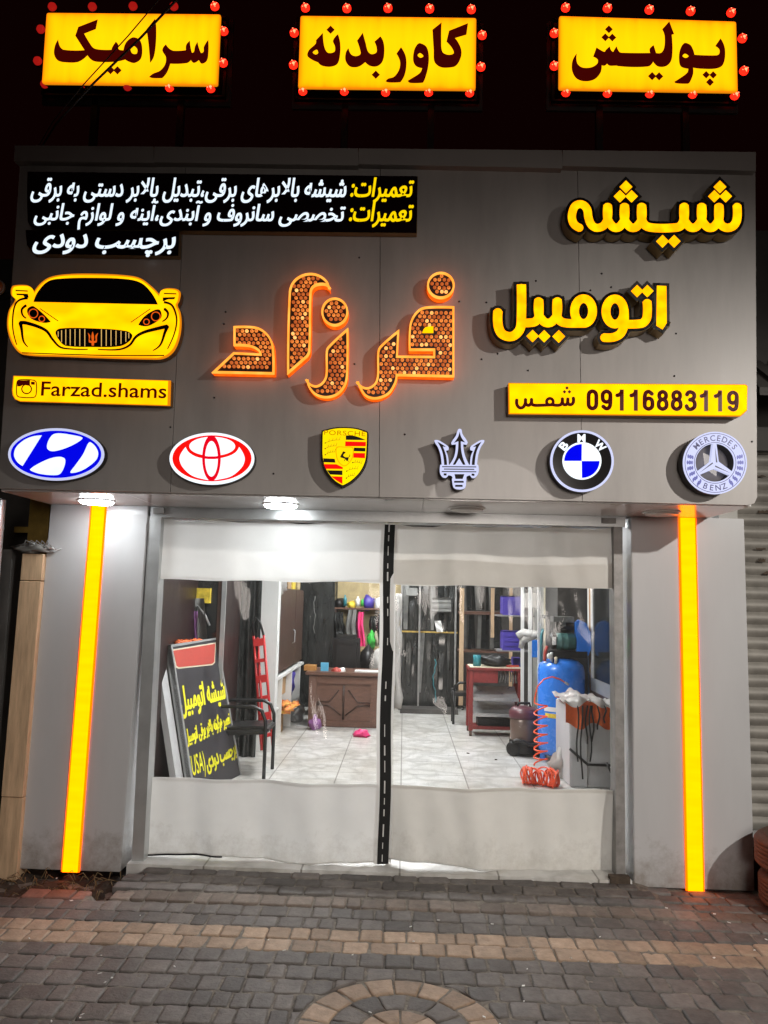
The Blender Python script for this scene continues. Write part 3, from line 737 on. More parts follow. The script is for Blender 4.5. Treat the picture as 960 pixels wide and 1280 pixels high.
# ---- neighbours
bm = bm_()
z = .28; k = 0
while z < 2.75:                                   # slats with a rolled lip
    hgt = .082
    sheet(bm, 60, 5, lambda u, v, z=z: (2.19+3.0*u, .30-.022*math.sin(PI*v)+.004*math.sin(u*40+z*9), z+hgt*v))
    z += hgt; k += 1
SH = thing('roller_shutter', 'old dull metal roller shutter with dirty horizontal slats right of the shop', 'shutter', (3.7, .30, 0))
part('slat_curtain', bm, 'shutter', SH)
bm = bm_(); rt = random.Random(3)
for k in range(26):
    x = 2.24+rt.uniform(0, .5); zz = .36+.082*rt.randint(3, 27)+.006; sheet(bm, 6, 1, lambda u, v, x=x, zz=zz, w=rt.uniform(.03, .16), h=rt.uniform(.012, .03): (x+w*u, .276, zz+h*v*(.4+.6*math.sin(u*9+x*50)**2)))
part('rust_patches', bm, 'rust', SH, kind='stuff')
bm = bm_(); box(bm, 2.19, .20, .20, 5.2, .34, .275); part('bottom_bar', bm, 'greywhite', SH)
bm = bm_(); box(bm, 2.19, .25, -.06, 5.2, .40, .20); solo('concrete_kerb', bm, 'walldark', 'grey concrete sill running under the old roller shutter', 'sill')
bm = bm_(); box(bm, 2.14, .22, 2.75, 5.2, .5, 4.3)
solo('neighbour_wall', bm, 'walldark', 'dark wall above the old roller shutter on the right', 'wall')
bm = bm_()                                         # corrugated awning edge seen past the fascia
for k in range(14):
    x = 2.16+.14*k; quadbox(bm, [(x, -.25, 3.02), (x+.08, -.25, 3.02), (x+.08, .21, 3.34), (x, .21, 3.34)], [(x, -.25, 3.05), (x+.08, -.25, 3.05), (x+.08, .21, 3.37), (x, .21, 3.37)])
quadbox(bm, [(2.16, -.25, 3.0), (4.2, -.25, 3.0), (4.2, .21, 3.32), (2.16, .21, 3.32)], [(2.16, -.25, 3.019), (4.2, -.25, 3.019), (4.2, .21, 3.339), (2.16, .21, 3.339)])
solo('awning', bm, 'walldark', 'dark ribbed metal awning over the old roller shutter', 'awning')
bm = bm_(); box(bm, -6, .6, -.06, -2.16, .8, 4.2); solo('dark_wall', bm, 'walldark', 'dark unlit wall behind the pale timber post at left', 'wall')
# timber post: two boards butted
WP = thing('timber_post', 'weathered pale timber boxed post beside the left pillar', 'post', (-2.36, .02, 0))
bm = bm_(); Z0, Z1 = -.07, 1.935
a, b_, c_, d_ = A(27, 697, -.04), A(54, 697, -.04), A(-8, 1100, -.04), A(20, 1100, -.04)
def wpost(z0, z1, s=0.):
    f = lambda p, q, z: Vector((p.x+(q.x-p.x)*(z-1.95)/(-2.0), -.04+s, z))
    quadbox(bm, [f(a, c_, z0), f(b_, d_, z0), f(b_, d_, z0)+Vector((0, .14, 0)), f(a, c_, z0)+Vector((0, .14, 0))], [f(a, c_, z1), f(b_, d_, z1), f(b_, d_, z1)+Vector((0, .14, 0)), f(a, c_, z1)+Vector((0, .14, 0))])
wpost(Z0, .42, .004); wpost(.424, 1.76); wpost(1.764, Z1, .003)
bmesh.ops.recalc_face_normals(bm, faces=bm.faces); bmesh.ops.bevel(bm, geom=[e for e in bm.edges], offset=.004, segments=1, affect='EDGES')
part('board', bm, 'wood', WP)
bm = bm_(); box(bm, -2.62, -.03, -.07, -2.53, .10, 1.96); part('backing_plank', bm, 'walldark', WP)
bm = bm_(); lump(bm, (-2.40, .0, 1.97), (.12, .06, .03), .5, 3); solo('cable_tangle', bm, 'greycloth', 'tangle of grey wires and scraps on top of the pale timber post', 'cables')
bm = bm_()
for k in range(5):
    x = -2.46+.035*k; tube(bm, [(x, -.03, 1.96), (x+.03, -.06, 2.02), (x+.07, -.03, 2.0-.01*k), (x+.10, 0, 1.975)], .004, 5)
solo('loose_wire', bm, 'alu', 'loops of loose wire lying over the timber post top', 'wire')
# grey pipe
bm = bm_(); lathe(bm, [(.055, -.05), (.055, 2.256)], (-2.545, -.24, 0), seg=24)
PP = thing('steel_pipe', 'round grey galvanised pipe at the left edge of the shop front', 'pipe', (-2.545, -.24, -.05)); part('tube', bm, 'ledpipe', PP)
bm = bm_(); lathe(bm, [(.058, 1.66), (.061, 1.665), (.061, 1.70), (.058, 1.705)], (-2.545, -.24, 0), seg=24); part('pipe_clamp', bm, 'black', PP)
# yellow steel frame
YF = thing('scaffold', 'rusty yellow steel frame standing behind the timber post', 'frame', (-2.5, .35, 0))
bm = bm_(); box(bm, -2.60, .30, 0, -2.50, .34, 2.6); part('upright', bm, 'yellowsteel', YF)
bm = bm_(); box(bm, -2.497, .29, 0, -2.455, .34, 2.6); part('upright', bm, 'yellowsteel', YF)
bm = bm_(); box(bm, -2.395, .30, 0, -2.375, .33, 2.6); part('upright', bm, 'yellowsteel', YF)
bm = bm_(); box(bm, -2.72, .345, 2.10, -2.36, .37, 2.14); part('crossbar', bm, 'yellowsteel', YF)
# round orange lamp at the far left edge
OL = thing('reflector_disc', 'small round orange reflector at the far left edge by the car sign', 'reflector', FAS.pt(*FAS.uv(-3, 360, .02), .02))
bm = bm_(); lathe(bm, [(0, .022), (.034, .020), (.041, .012), (.041, 0), (0, 0)], (0, 0, 0), (0, -1, 0), 28); part('disc', bm, mat('orange_reflector', (.55, .14, .03), .35), OL, local=True)
bm = bm_(); lathe(bm, [(.041, .0), (.047, .0), (.047, .016), (.041, .018)], (0, 0, 0), (0, -1, 0), 28); part('rim', bm, 'capm', OL, local=True)
bm = bm_(); obox(bm, (.02, .045, -.03), (1, 0, 0), (0, 1, 0), (0, 0, 1), .10, .04, .03); part('bracket', bm, 'black', OL, local=True)
# tyres
def tyre(loc, label, r=.335, h=.205):
    t = thing('tyre', label, 'tyre', loc, 'stacked old tyres')
    b = bm_(); pr = [(r-.13, .02)]
    pr += [(r-.10, .004), (r-.035, .012), (r-.008, .035)]
    for k in range(5):
        z0 = .045+k*(h-.09)/5; s = (h-.09)/5
        pr += [(r, z0), (r, z0+s*.72), (r-.009, z0+s*.78), (r-.009, z0+s*.94)]
    pr += [(r, h-.044), (r-.010, h-.03), (r-.035, h-.012), (r-.10, h-.004), (r-.13, h-.02), (r-.125, h*.5), (r-.13, .02)]
    lathe(b, pr, seg=56); part('tread', b, 'rubber', t, local=True)
    b = bm_(); lathe(b, [(r-.060, h-.0085), (r-.055, h-.003), (r-.050, h-.0085)], seg=56); part('sidewall_rib', b, 'rubber', t, local=True)
tyre((2.405, -.30, 0), 'worn tyre lying at the bottom of the stack by the right pillar')
tyre((2.385, -.305, .208), 'worn tyre on top of the stack by the right pillar')
M['e_gold2'] = emis('crest_bronze', (.55, .18, .0), .8)
# ================================================================== SIGNS
# ---- rooftop lightboxes with red bulbs
bb = None
def make_bulb():
    r = bpy.data.objects.new('bulb', None)
    b = bm_(); lathe(b, [(0, .034), (.016, .030), (.027, .016), (.027, .004), (.020, 0)], (0, 0, 0), (0, -1, 0), 16)
    me = bpy.data.meshes.new('bulb_glass'); bmesh.ops.recalc_face_normals(b, faces=b.faces); b.to_mesh(me); b.free(); me.materials.append(M['e_bulb'])
    b = bm_(); rr = random.Random(2)
    lathe(b, [(0, .0375), (.005, .0360), (.009, .0325), (.009, .030)], (.003, 0, -.002), (0, -1, 0), 10)
    for k in range(4):
        a = k*1.57+.4; lathe(b, [(0, .034), (.004, .0315), (0, .027)], (.0165*math.cos(a), 0, .0165*math.sin(a)), (0, -1, 0), 6)
    mc = bpy.data.meshes.new('bulb_core'); b.to_mesh(mc); b.free(); mc.materials.append(M['e_bulbcore'])
    b = bm_(); lathe(b, [(.026, -.02), (.026, .004), (.022, .006)], (0, 0, 0), (0, -1, 0), 16)
    ms = bpy.data.meshes.new('bulb_socket'); b.to_mesh(ms); b.free(); ms.materials.append(M['black'])
    return me, mc, ms
BULB_ME, BULB_CORE, BULB_SOCK = make_bulb()
BULB_DIM = BULB_ME.copy(); BULB_DIM.materials[0] = M['e_bulbdim']
def bulb(par, loc, dim, base):
    me = BULB_DIM if dim else BULB_ME
    o = bpy.data.objects.new('bulb', me); link(o); o.parent = par; o.location = loc-base
    s = bpy.data.objects.new('socket', BULB_SOCK); link(s); s.parent = o
    if not dim:
        c = bpy.data.objects.new('filament', BULB_CORE); link(c); c.parent = o
def lightbox(name, label, ox, oy, corners, polys, holes_of, diamonds, bulbs, dims):
    cr = Crop(TOP, ox, oy, 4, .09); base = TOP.pt(*cr.uv(480, 420), .0); base.z = 4.20
    t = thing(name, label, 'lit sign', base, 'yellow lightboxes on the roof')
    def rr(ins, r=12):
        (x0, y0), (x1, y1), (x2, y2), (x3, y3) = corners; c = ((x0+x1+x2+x3)/4, (y0+y1+y2+y3)/4)
        P = [(x+(ins if x < c[0] else -ins), y+(ins if y < c[1] else -ins)) for x, y in corners]; out = []
        for i in range(4):
            p, a, b = P[i], P[i-1], P[(i+1) % 4]
            la, lb = math.hypot(a[0]-p[0], a[1]-p[1]), math.hypot(b[0]-p[0], b[1]-p[1])
            A_ = (p[0]+(a[0]-p[0])*r/la, p[1]+(a[1]-p[1])*r/la); B_ = (p[0]+(b[0]-p[0])*r/lb, p[1]+(b[1]-p[1])*r/lb)
            for k in range(5):
                s = k/4; out.append(((1-s)**2*A_[0]+2*s*(1-s)*p[0]+s*s*B_[0], (1-s)**2*A_[1]+2*s*(1-s)*p[1]+s*s*B_[1]))
        return out
    b = bm_(); cr.prism(b, [rr(-2)], -.02, .074); part('case', b, 'black', t)
    b = bm_(); cr.prism(b, [rr(0)], .074, .086); part('acrylic_edge', b, 'e_yellow_edge', t)
    b = bm_(); rg = []; lv = ((3, 10, 0.), (9, 12, .22), (20, 16, .42), (40, 24, .62), (75, 34, .8), (120, 40, .92))
    for ins, r_, l_ in lv: rg.append([b.verts.new(TOP.pt(*cr.uv(*p), .090)) for p in rr(ins, r_)])
    for r0, r1 in zip(rg, rg[1:]):
        for k in range(len(r0)): b.faces.new((r0[k], r0[(k+1) % len(r0)], r1[(k+1) % len(r1)], r1[k]))
    b.faces.new(rg[-1]); b.verts.index_update()
    vals = [l_ for (_, _, l_), r_ in zip(lv, rg) for _v in r_]
    fo = part('acrylic_face', b, 'e_box', t); at_ = fo.data.attributes.new('led', 'FLOAT', 'POINT'); at_.data.foreach_set('value', vals)
    b = bm_(); cr.prism(b, [rr(-26, 6), rr(-18, 6)[::-1]], .0, .03); part('bulb_rail', b, 'black', t)
    b = bm_(); cr.prism(b, [rr(-44, 4)], -.05, -.03); part('halo_sheet', b, 'walldark', t)  # added dark sheet that catches the bulbs' red light as a halo
    b = bm_()
    for i, p in enumerate(polys): cr.poly(b, p, .0925, .0925, holes=holes_of.get(i, ()))
    for d in diamonds: cr.prism(b, [diamond(*d)], .0925, .0925)
    part('lettering', b, 'ink', t)
    b = bm_(); c0, c1 = cr.uv(260, 400), cr.uv(700, 400)           # bearers down to the roof
    for u, v in (c0, c1): box(b, u-.02, -.38, 4.20, u+.02, -.34, TOP.pt(u, v).z+.02)
    part('support_frame', b, 'black', t)
    for i, (x, y_) in enumerate(bulbs): bulb(t, TOP.pt(*TOP.uv(ox+x/4, oy+y_/4, .05), .05), i in dims, base)
    return t
lightbox('roof_lightbox', 'yellow lit rooftop sign with cables crossing it, leftmost of the three', 45, 5, [(52, 42), (924, 50), (908, 406), (28, 396)],
    [[(310,78,1),(212,116,1),(197,160,1),(243,232,1),(140,230),(120,212),(112,178,1),(95,212),(92,255),(112,285),(160,294),(215,290),(258,258,1),(285,285),(330,292),(400,290),(445,280,1),(445,232,1),(415,228),(412,205),(400,190,1),(383,215),(378,230,1),(330,230),(290,222),(268,195),(242,150,1),(300,127,1)],
     [(437,240,1),(450,195),(485,168),(520,182),(532,225),(525,275),(495,296),(465,290),(437,272,1)],
     [(596,75,1),(553,128,1),(563,200),(571,296,1),(590,265),(600,200),(602,120)],
     [(650,203,1),(632,232),(650,268),(645,305),(620,335),(585,350),(566,366,1),(585,372),(632,372,1),(655,345),(672,300,1),(755,297),(775,282,1),(790,296),(815,282,1),(830,300),(855,285),(863,240),(862,180,1),(840,215),(838,240),(825,245),(808,190,1),(795,215),(790,240),(780,244),(770,185,1),(752,205),(750,232,1),(690,235),(668,225)]],
    {1: [[(474,225),(490,212),(507,228),(503,250),(482,248)]]}, [(373,332,21), (408,333,21)],
    [(85,20),(285,20),(488,17),(692,18),(896,18),(28,132),(12,290),(941,142),(938,300),(48,405),(245,402),(461,418),(670,422),(876,427)], {0,1,2,3,5,6,9,10,11})
lightbox('roof_lightbox', 'yellow lit rooftop sign with two words, middle one of the three', 365, 5, [(42, 57), (922, 68), (918, 428), (30, 418)],
    [[(155,145,1),(120,182,1),(118,200),(85,232),(77,260),(100,280),(130,293,1),(150,310),(195,315),(228,300),(241,250),(241,195),(230,152,1),(205,185),(215,215),(212,240),(180,245),(162,215)],
     [(354,145,1),(325,185,1),(338,222),(342,252),(318,262),(295,252),(283,222,1),(269,245),(268,285),(290,314),(330,316),(366,292,1),(390,311),(425,313),(452,290),(462,240),(457,190),(442,163,1),(412,190,1),(422,215),(422,243),(398,252),(380,238),(368,195)],
     [(545,217,1),(522,250,1),(540,290),(535,330),(510,365),(480,375),(468,388,1),(485,394),(542,393,1),(562,360),(572,310),(568,260)],
     [(640,197),(672,215),(684,260),(680,320),(665,375),(655,395,1),(590,396),(578,385,1),(600,372),(640,345),(650,322,1),(620,312),(606,285),(610,235),(625,205)],
     [(748,93,1),(702,130,1),(708,230),(712,290),(740,316),(780,320),(820,310),(845,265),(845,225),(822,180,1),(815,172,1),(872,155,1),(880,97,1),(785,135,1),(772,190,1),(800,222),(808,248),(780,255),(752,240),(746,180)]],
    {0: [[(104,243),(124,230),(131,246),(118,254)]], 3: [[(628,258),(640,247),(657,262),(642,270)]]}, [(193,130,21), (419,355,21)],
    [(68,25),(275,28),(480,27),(688,30),(896,33),(12,150),(8,310),(950,162),(944,320),(55,440),(262,440),(468,445),(683,445),(888,448)], set())
lightbox('roof_lightbox', 'yellow lit rooftop sign with groups of diamond dots, rightmost of the three', 690, 5, [(36, 58), (922, 86), (930, 440), (34, 425)],
    [[(124,248,1),(102,285),(100,335),(122,374),(165,388),(212,378),(242,345),(248,308,1),(262,310),(275,300,1),(288,310),(320,310),(330,312,1),(480,314),(505,290,1),(530,314),(570,312),(595,285),(602,230),(598,155,1),(610,152,1),(586,88,1),(550,128,1),(562,160),(560,220),(545,245),(520,246,1),(508,207,1),(488,225),(490,246,1),(350,245),(336,240),(322,212,1),(310,232),(305,240),(295,232),(288,213,1),(268,232),(262,240),(240,230),(222,218,1),(205,265,1),(228,280),(225,300),(195,318),(150,318),(125,295)],
     [(660,197),(690,205),(705,230),(712,255,1),(820,258),(835,250),(835,228),(815,212,1),(842,173,1),(862,215),(864,270),(850,310),(815,325),(740,325),(705,320,1),(705,350),(690,390),(680,400,1),(620,398),(610,390,1),(635,375),(675,345),(680,325,1),(645,315),(635,290),(638,235)]],
    {1: [[(652,262),(664,250),(682,262),(668,271)]]}, [(284,128,20), (266,168,20), (301,169,20), (500,362,21), (535,363,21), (770,355,19), (805,356,19), (789,392,20)],
    [(66,25),(275,27),(484,35),(690,42),(892,50),(10,152),(10,315),(948,178),(956,340),(68,447),(275,450),(486,452),(700,455),(910,463)], set())

# ---- word signs with black rims and brass returns
def word_sign(label, ox, oy, strokes, loops, dots, rim_fill, polys=(), rimw=15, depth=.105):
    cr = Crop(FAS, ox, oy, 4, depth); base = FAS.pt(*cr.uv(480, 380), 0)
    t = thing('word_sign', label, 'lit sign', base, 'raised yellow word signs')
    def build(w0, w1, grow, withpoly=True):
        b = bm_()
        for p, w in strokes: cr.stroke(b, p, w+2*grow, w0, w1, ends=grow if grow else None)
        for p, w in loops: cr.stroke(b, p, w+2*grow, w0, w1, closed=True, seg=5)
        for x, y_, r in dots: cr.prism(b, [diamond(x, y_, r+grow*1.41)], w0, w1)
        for p in polys:
            if grow:
                n = len(p)
                for i in range(n): cr.stroke(b, [(*p[i], 1), (*p[(i+1) % n], 1)], 2*grow, w0, w1, ends=grow)
            cr.prism(b, [p], w0, w1)
        if grow:
            for p in rim_fill: cr.prism(b, [p], w0, w1)
        return b
    part('side_wall', build(.012, depth-.006, rimw+1.5), 'brass', t)
    part('rim', build(depth-.006, depth-.002, rimw), 'black', t)
    part('acrylic_face', build(depth-.002, depth, 0), 'e_letter', t)
    return t
TEETH = lambda x0, x1, top, yb: [(x0, top, 1), (x0, yb-38), (x0-(x0-x1)*.28, yb-2), ((x0+x1)/2, yb+5), (x1+(x0-x1)*.28, yb-2), (x1, yb-38), (x1, top, 1)]
word_sign('one short yellow Persian word with wide black outline at the top right corner', 700, 215,
    [([(885,166,1),(885,236),(868,268),(838,279),(810,268),(795,240),(795,166,1)], 42), (TEETH(795, 709, 166, 274), 42), (TEETH(709, 621, 166, 274), 42),
     ([(621,166,1),(621,232),(602,270),(560,279),(470,279),(428,268),(409,236),(409,166,1)], 43), (TEETH(409, 323, 166, 274), 42), (TEETH(323, 239, 166, 274), 42),
     ([(239,166,1),(239,230),(218,268),(182,279),(156,262),(142,225),(137,190),(122,168),(100,160),(76,170),(63,198),(60,232),(72,262),(101,280,1)], 40)],
    [], [(330,74,32), (300,121,31), (358,121,31), (800,74,32), (772,121,31), (829,121,31), (513,346,32), (571,346,32)],
    [[(203,152),(446,152),(446,250),(203,250)], [(584,152),(919,152),(919,250),(584,250)], [(330,60),(395,125),(330,150),(265,125)], [(800,60),(865,125),(800,150),(735,125)], [(500,300),(585,300),(600,346),(485,346)]])
word_sign('one long yellow Persian word with wide black outline above the yellow phone number plate', 605, 340,
    [([(815,146,1),(815,225),(797,253),(762,260),(690,260,1)], 43), ([(700,185,1),(701,258),(684,306),(648,326),(597,327,1)], 43),
     ([(366,138,1),(366,222),(386,248),(420,256),(500,256,1)], 43), (TEETH(366, 274, 138, 250), 43), ([(274,138,1),(274,222),(256,248),(225,254),(200,254,1)], 43),
     ([(187,62,1),(187,230),(180,285),(150,318),(118,322),(86,305),(70,262),(70,195,1)], 46)],
    [(ell(655, 197, 45, 63, 22), 43), (ell(498, 195, 45, 62, 22), 43)],
    [(766,95,31), (817,95,31), (243,320,31), (301,321,31), (374,322,32)],
    [[(225,125),(400,125),(400,240),(225,240)], [(730,95),(850,95),(850,150),(780,150)], [(240,260),(400,260),(400,320),(240,320)]], polys=[[(865,68),(912,70),(914,255),(893,287),(862,268)]])

# ---- name sign: five studded orange letters
NS = thing('name_sign', 'large orange Persian name in raised letters filled with round glowing LED studs', 'lit sign', FAS.pt(*FAS.uv(420, 505), 0))
NW = .085
def stud_letter(cr, outline, label, seed, hole=None):
    L = smooth_loop(outline, True, 8) if len(outline) < 40 else outline
    U = [cr.uv(*p) for p in L]; n = len(U)
    ar = sum(U[i][0]*U[(i+1) % n][1]-U[(i+1) % n][0]*U[i][1] for i in range(n))
    if ar < 0: U.reverse()
    rw = .0105
    # inset outline (mitred)
    I = []
    for i in range(n):
        a, b, c = U[i-1], U[i], U[(i+1) % n]
        d1 = Vector((b[0]-a[0], b[1]-a[1])); d2 = Vector((c[0]-b[0], c[1]-b[1])); d1.normalize(); d2.normalize()
        n1, n2 = Vector((-d1.y, d1.x)), Vector((-d2.y, d2.x)); m = n1+n2
        if m.length < .25: m = n1.copy(); k = 1
        else: m.normalize(); k = min(2.6, 1/max(.3, m.dot(n1)))
        I.append((b[0]+m.x*rw*k, b[1]+m.y*rw*k))
    b = bm_()                                     # back plate with the letter's return walls
    prism_uv(b, FAS, [U], .012, NW-.020)
    root = part('letter', b, 'e_orange', NS, label)
    b = bm_()
    for w_, Lp in ((NW, U), (NW, I)): pass
    vo = [[b.verts.new(FAS.pt(*p, w)) for p in Lp] for Lp, w in ((U, NW-.018), (U, NW), (I, NW+.001), (I, NW-.012))]
    for r0, r1 in zip(vo, vo[1:]):
        for i in range(n): b.faces.new((r0[i], r0[(i+1) % n], r1[(i+1) % n], r1[i]))
    part('neon_rim', b, 'e_rim', root)
    b = bm_(); prism_uv(b, FAS, [I], NW-.0145, NW-.0125); part('stud_panel', b, mat('stud_panel', (.035, .012, .006), .4), root)
    # studs, hexagonally packed inside the rim
    def inside(x, y_):
        c = False
        for i in range(n):
            (x1, y1), (x2, y2) = I[i], I[i-1]
            if (y1 > y_) != (y2 > y_) and x < (x2-x1)*(y_-y1)/(y2-y1)+x1: c = not c
        return c
    def clear(x, y_):
        for i in range(n):
            (x1, y1), (x2, y2) = I[i], I[i-1]; dx, dy = x2-x1, y2-y1; l2 = dx*dx+dy*dy or 1e-9
            t = max(0, min(1, ((x-x1)*dx+(y_-y1)*dy)/l2))
            if math.hypot(x-x1-t*dx, y_-y1-t*dy) < .008: return False
        if hole:
            hx = [h[0] for h in HU]; hy = [h[1] for h in HU]
            if min(hx)-.008 < x < max(hx)+.008 and min(hy)-.008 < y_ < max(hy)+.008: return False
        return True
    HU = [cr.uv(*p) for p in smooth_loop(hole)] if hole else None
    rnd = random.Random(seed); P = .0265; bs = {k: bm_() for k in ('dull', 'mid', 'hot')}
    x0, x1 = min(p[0] for p in I), max(p[0] for p in I); y0, y1 = min(p[1] for p in I), max(p[1] for p in I); r_ = 0; yy = y0+.008
    while yy < y1:
        xx = x0+.006+(P/2 if r_ % 2 else 0)
        while xx < x1:
            if inside(xx, yy) and clear(xx, yy):
                jx, jy = rnd.uniform(-.0016, .0016), rnd.uniform(-.0016, .0016); q = rnd.random()
                k = 'hot' if q > .90 else 'mid' if q > .40 else 'dull'
                lathe(bs[k], [(.0104, 0), (.0100, .006), (.007, .0098), (0, .0112)], FAS.pt(xx+jx, yy+jy, NW-.0125), FAS.n, 9)
                lathe(bs['hot' if k == 'hot' else 'dull'], [(0, .0118), (.0035 if k != 'hot' else .0050, .0112), (0, .0105)], FAS.pt(xx+jx, yy+jy, NW-.0122), FAS.n, 7)
            xx += P
        yy += P*.866; r_ += 1
    for k in ('dull', 'mid', 'hot'):
        part('led_studs', bs[k], 'e_stud_'+k, root, kind='stuff')
    if hole:
        b = bm_(); prism_uv(b, FAS, [HU], NW-.0125, NW-.002); part('yellow_window', b, 'e_plate', root)
M['e_stud_dull'] = emis('stud_dull', (.60, .135, .026), 1., (.42, .08, .016), 40, gloss=.4)
M['e_stud_mid'] = emis('stud_mid', (.98, .29, .05), 1., (.66, .155, .028), 40, gloss=.4)
M['e_stud_hot'] = emis('stud_hot', (1., .50, .16), 1.5, (1., .34, .07), 60, gloss=.4)
c6 = Crop(FAS, 260, 340, 6, NW); c7 = Crop(FAS, 370, 335, 960/210, NW)
stud_letter(c6, [(190,405,1),(330,405),(400,425),(460,480),(490,560),(495,765,1),(25,755,1),(190,600,1),(385,610,1),(375,590),(340,568),(290,555),(190,552,1)], None, 1)
stud_letter(c6, [(593,768,1),(606,150),(635,70),(700,20),(780,6),(850,28),(900,75),(914,135,1),(885,100),(835,95),(792,112),(775,150),(765,590),(745,635,1)], None, 2)
stud_letter(c7, ell(221, 249, 77, 81, 48), None, 3)
stud_letter(c7, [(298,340,1),(180,450),(170,480),(168,610),(150,650),(115,670),(80,658),(60,632,1),(70,680),(110,725),(170,742),(235,725),(280,675),(296,610)], None, 4)
stud_letter(c7, ell(828, 97, 79, 76, 48), None, 5)
stud_letter(c7, [(905,218,1),(905,622,1),(580,615,1),(570,660),(530,720),(460,748),(400,735),(365,690),(348,645,1),(380,675),(415,680),(450,655),(463,610),(465,480),(480,445),(590,350,1),(582,500,1),(785,502,1),(785,470,1),(645,470,1),(648,330),(670,270),(710,230),(760,218)], None, 6,
    hole=[(785,333,1),(785,368,1),(722,368,1),(735,342),(755,334)])

# ---- the two black lit text boards
def px(x, y_, w): return FAS.uv(x, y_, w)
def text_board(label, outline, texts, w=.055):
    cr = Crop(FAS, 0, 0, 1, w); base = FAS.pt(*cr.uv(outline[0][0]+60, outline[-1][1]), 0)
    t = thing('text_board', label, 'lit sign', base, 'black lit text boards')
    b = bm_(); cr.poly(b, outline, .006, w); part('board', b, mat('board_black', (.010, .004, .006), .16), t)
    b = bm_(); n = len(outline)
    cr.stroke(b, [(p[0], p[1], 1) for p in outline], .9, .006, w-.004, closed=True); part('edge_trim', b, 'brass', t)
    for s, a, e, m_, bold, sh, hgt in texts:
        b = bm_(); ua, ue = px(*a, w+.001), px(*e, w+.001)
        put_bold(b, s, FAS, ua, ue, w+.0012, .0018, height=hgt, bold=bold, shear=sh, fa=True); part('lettering', b, m_, t, normals=False)
text_board('long black board with two lines of white and yellow Persian text', [(34.5,214.5,1),(521.8,220.3,1),(520.8,291,1),(44,286,1),(38,282),(34.6,275)],
    [('تعمیرات:', (438.2, 245.3), (517, 246.0), 'e_txty', .013, .2, .114), ('شیشه بالابرهای برقی،تبدیل بالابر دستی به برقی', (38.5, 245.3), (432.5, 246.0), 'e_txtw', .013, .2, .114),
     ('تعمیرات:', (436.5, 275.8), (516.5, 276.6), 'e_txty', .013, .2, .114), ('تخصصی سانروف و آبندی،آینه و لوازم جانبی', (42.5, 275.0), (431.5, 276.6), 'e_txtw', .013, .2, .120)])
text_board('short black board with one line of white Persian text', [(32,287.5,1),(223.6,290,1),(222.6,319.5,1),(44,317,1),(33.5,306,1)],
    [('برچسب دودی', (41, 308.8), (218.8, 310.6), 'e_txtw', .018, .25, .082)])

# ---- yellow plates
def plate(label, P, w, content):
    cr = Crop(FAS, 0, 0, 1, w); base = FAS.pt(*cr.uv((P[2][0]+P[3][0])/2, P[2][1]), 0)
    t = thing('lit_plate', label, 'lit sign', base, 'yellow lit plates')
    b = bm_(); cr.poly(b, P, .01, w-.004); part('box', b, mat('plate_side', (.30, .15, .02), .3, .5), t)
    b = bm_(); cr.poly(b, P, w-.012, w-.001); part('acrylic_edge', b, 'e_yellow_edge', t)
    c = (sum(p[0] for p in P)/len(P), sum(p[1] for p in P)/len(P))
    b = bm_(); cr.poly(b, [(c[0]+(p[0]-c[0])*(1-1.3/abs(P[0][0]-c[0])), c[1]+(p[1]-c[1])*.95, *p[2:]) for p in P], w-.001, w+.0008); part('acrylic_face', b, 'e_plate', t)
    content(cr, t, w+.002); return t
def c_handle(cr, t, w):
    b = bm_(); put_text(b, 'Farzad.shams', FAS, px(51, 494.3, w), px(207.8, 497.6, w), w, bold=.012, height=.081); part('lettering', b, 'ink', t, normals=False)
    c4 = Crop(FAS, 0, 460, 4, w); b = bm_()
    c4.stroke(b, [(98,59),(168,61),(181,72),(180,135),(168,147),(96,145),(84,134),(85,70)], 5, w, w, closed=True, seg=4)
    c4.stroke(b, ell(133, 105, 24, 23, 20), 6, w, w, closed=True, seg=2)
    c4.prism(b, [[(86,62),(150,61),(150,90),(118,84),(100,92),(86,92)]], w, w)
    c4.prism(b, [[(155,68),(174,69),(174,84),(155,83)]], w+.0003, w+.0003); part('camera_icon', b, 'ink', t, normals=False)
plate('yellow lit plate with a camera icon and Latin letters below the car sign', [(16.5,469.5,1),(213.2,475.5,1),(212.3,507,1),(24,501.5,1),(18.5,499,1),(15.6,494,1),(14.8,488,1)], .07, c_handle)
DIG = {'0': ([], [[(4.3,1.5),(6.6,3),(7,8),(6.6,13),(4.3,14.5),(2,13),(1.6,8),(2,3)]]), '1': ([[(5.2,0,1),(5.2,16,1)], [(1.6,4.5,1),(4.0,3.6),(5.2,1.2,1)]], []),
       '9': ([[(7,4,1),(7,10.5),(6.2,13.6),(4.2,14.5),(1.7,12.4,1)]], [[(4.3,1.5),(6.7,3),(7,5.6),(6.4,8.4),(4.3,9.5),(2.2,8.4),(1.6,5.6),(2,3)]]),
       '6': ([[(1.6,12,1),(1.6,5.5),(2.4,2.4),(4.4,1.5),(6.9,3.6,1)]], [[(4.3,14.5),(1.9,13),(1.6,10.4),(2.2,7.6),(4.3,6.5),(6.4,7.6),(7,10.4),(6.6,13)]]),
       '8': ([], [[(4.3,1.5),(6.4,2.8),(6.4,5.9),(4.3,7.2),(2.2,5.9),(2.2,2.8)], [(4.3,7.2),(6.7,8.9),(6.8,12.8),(4.3,14.5),(1.8,12.8),(1.9,8.9)]]),
       '3': ([[(1.6,3.8,1),(2.6,1.9),(4.3,1.5),(6.5,2.9),(6.4,5.9),(3.4,7.4,1)], [(3.4,7.4,1),(5.6,7.7),(7,9.6),(6.8,12.8),(4.3,14.5),(2.2,13.8),(1.4,11.6,1)]], [])}
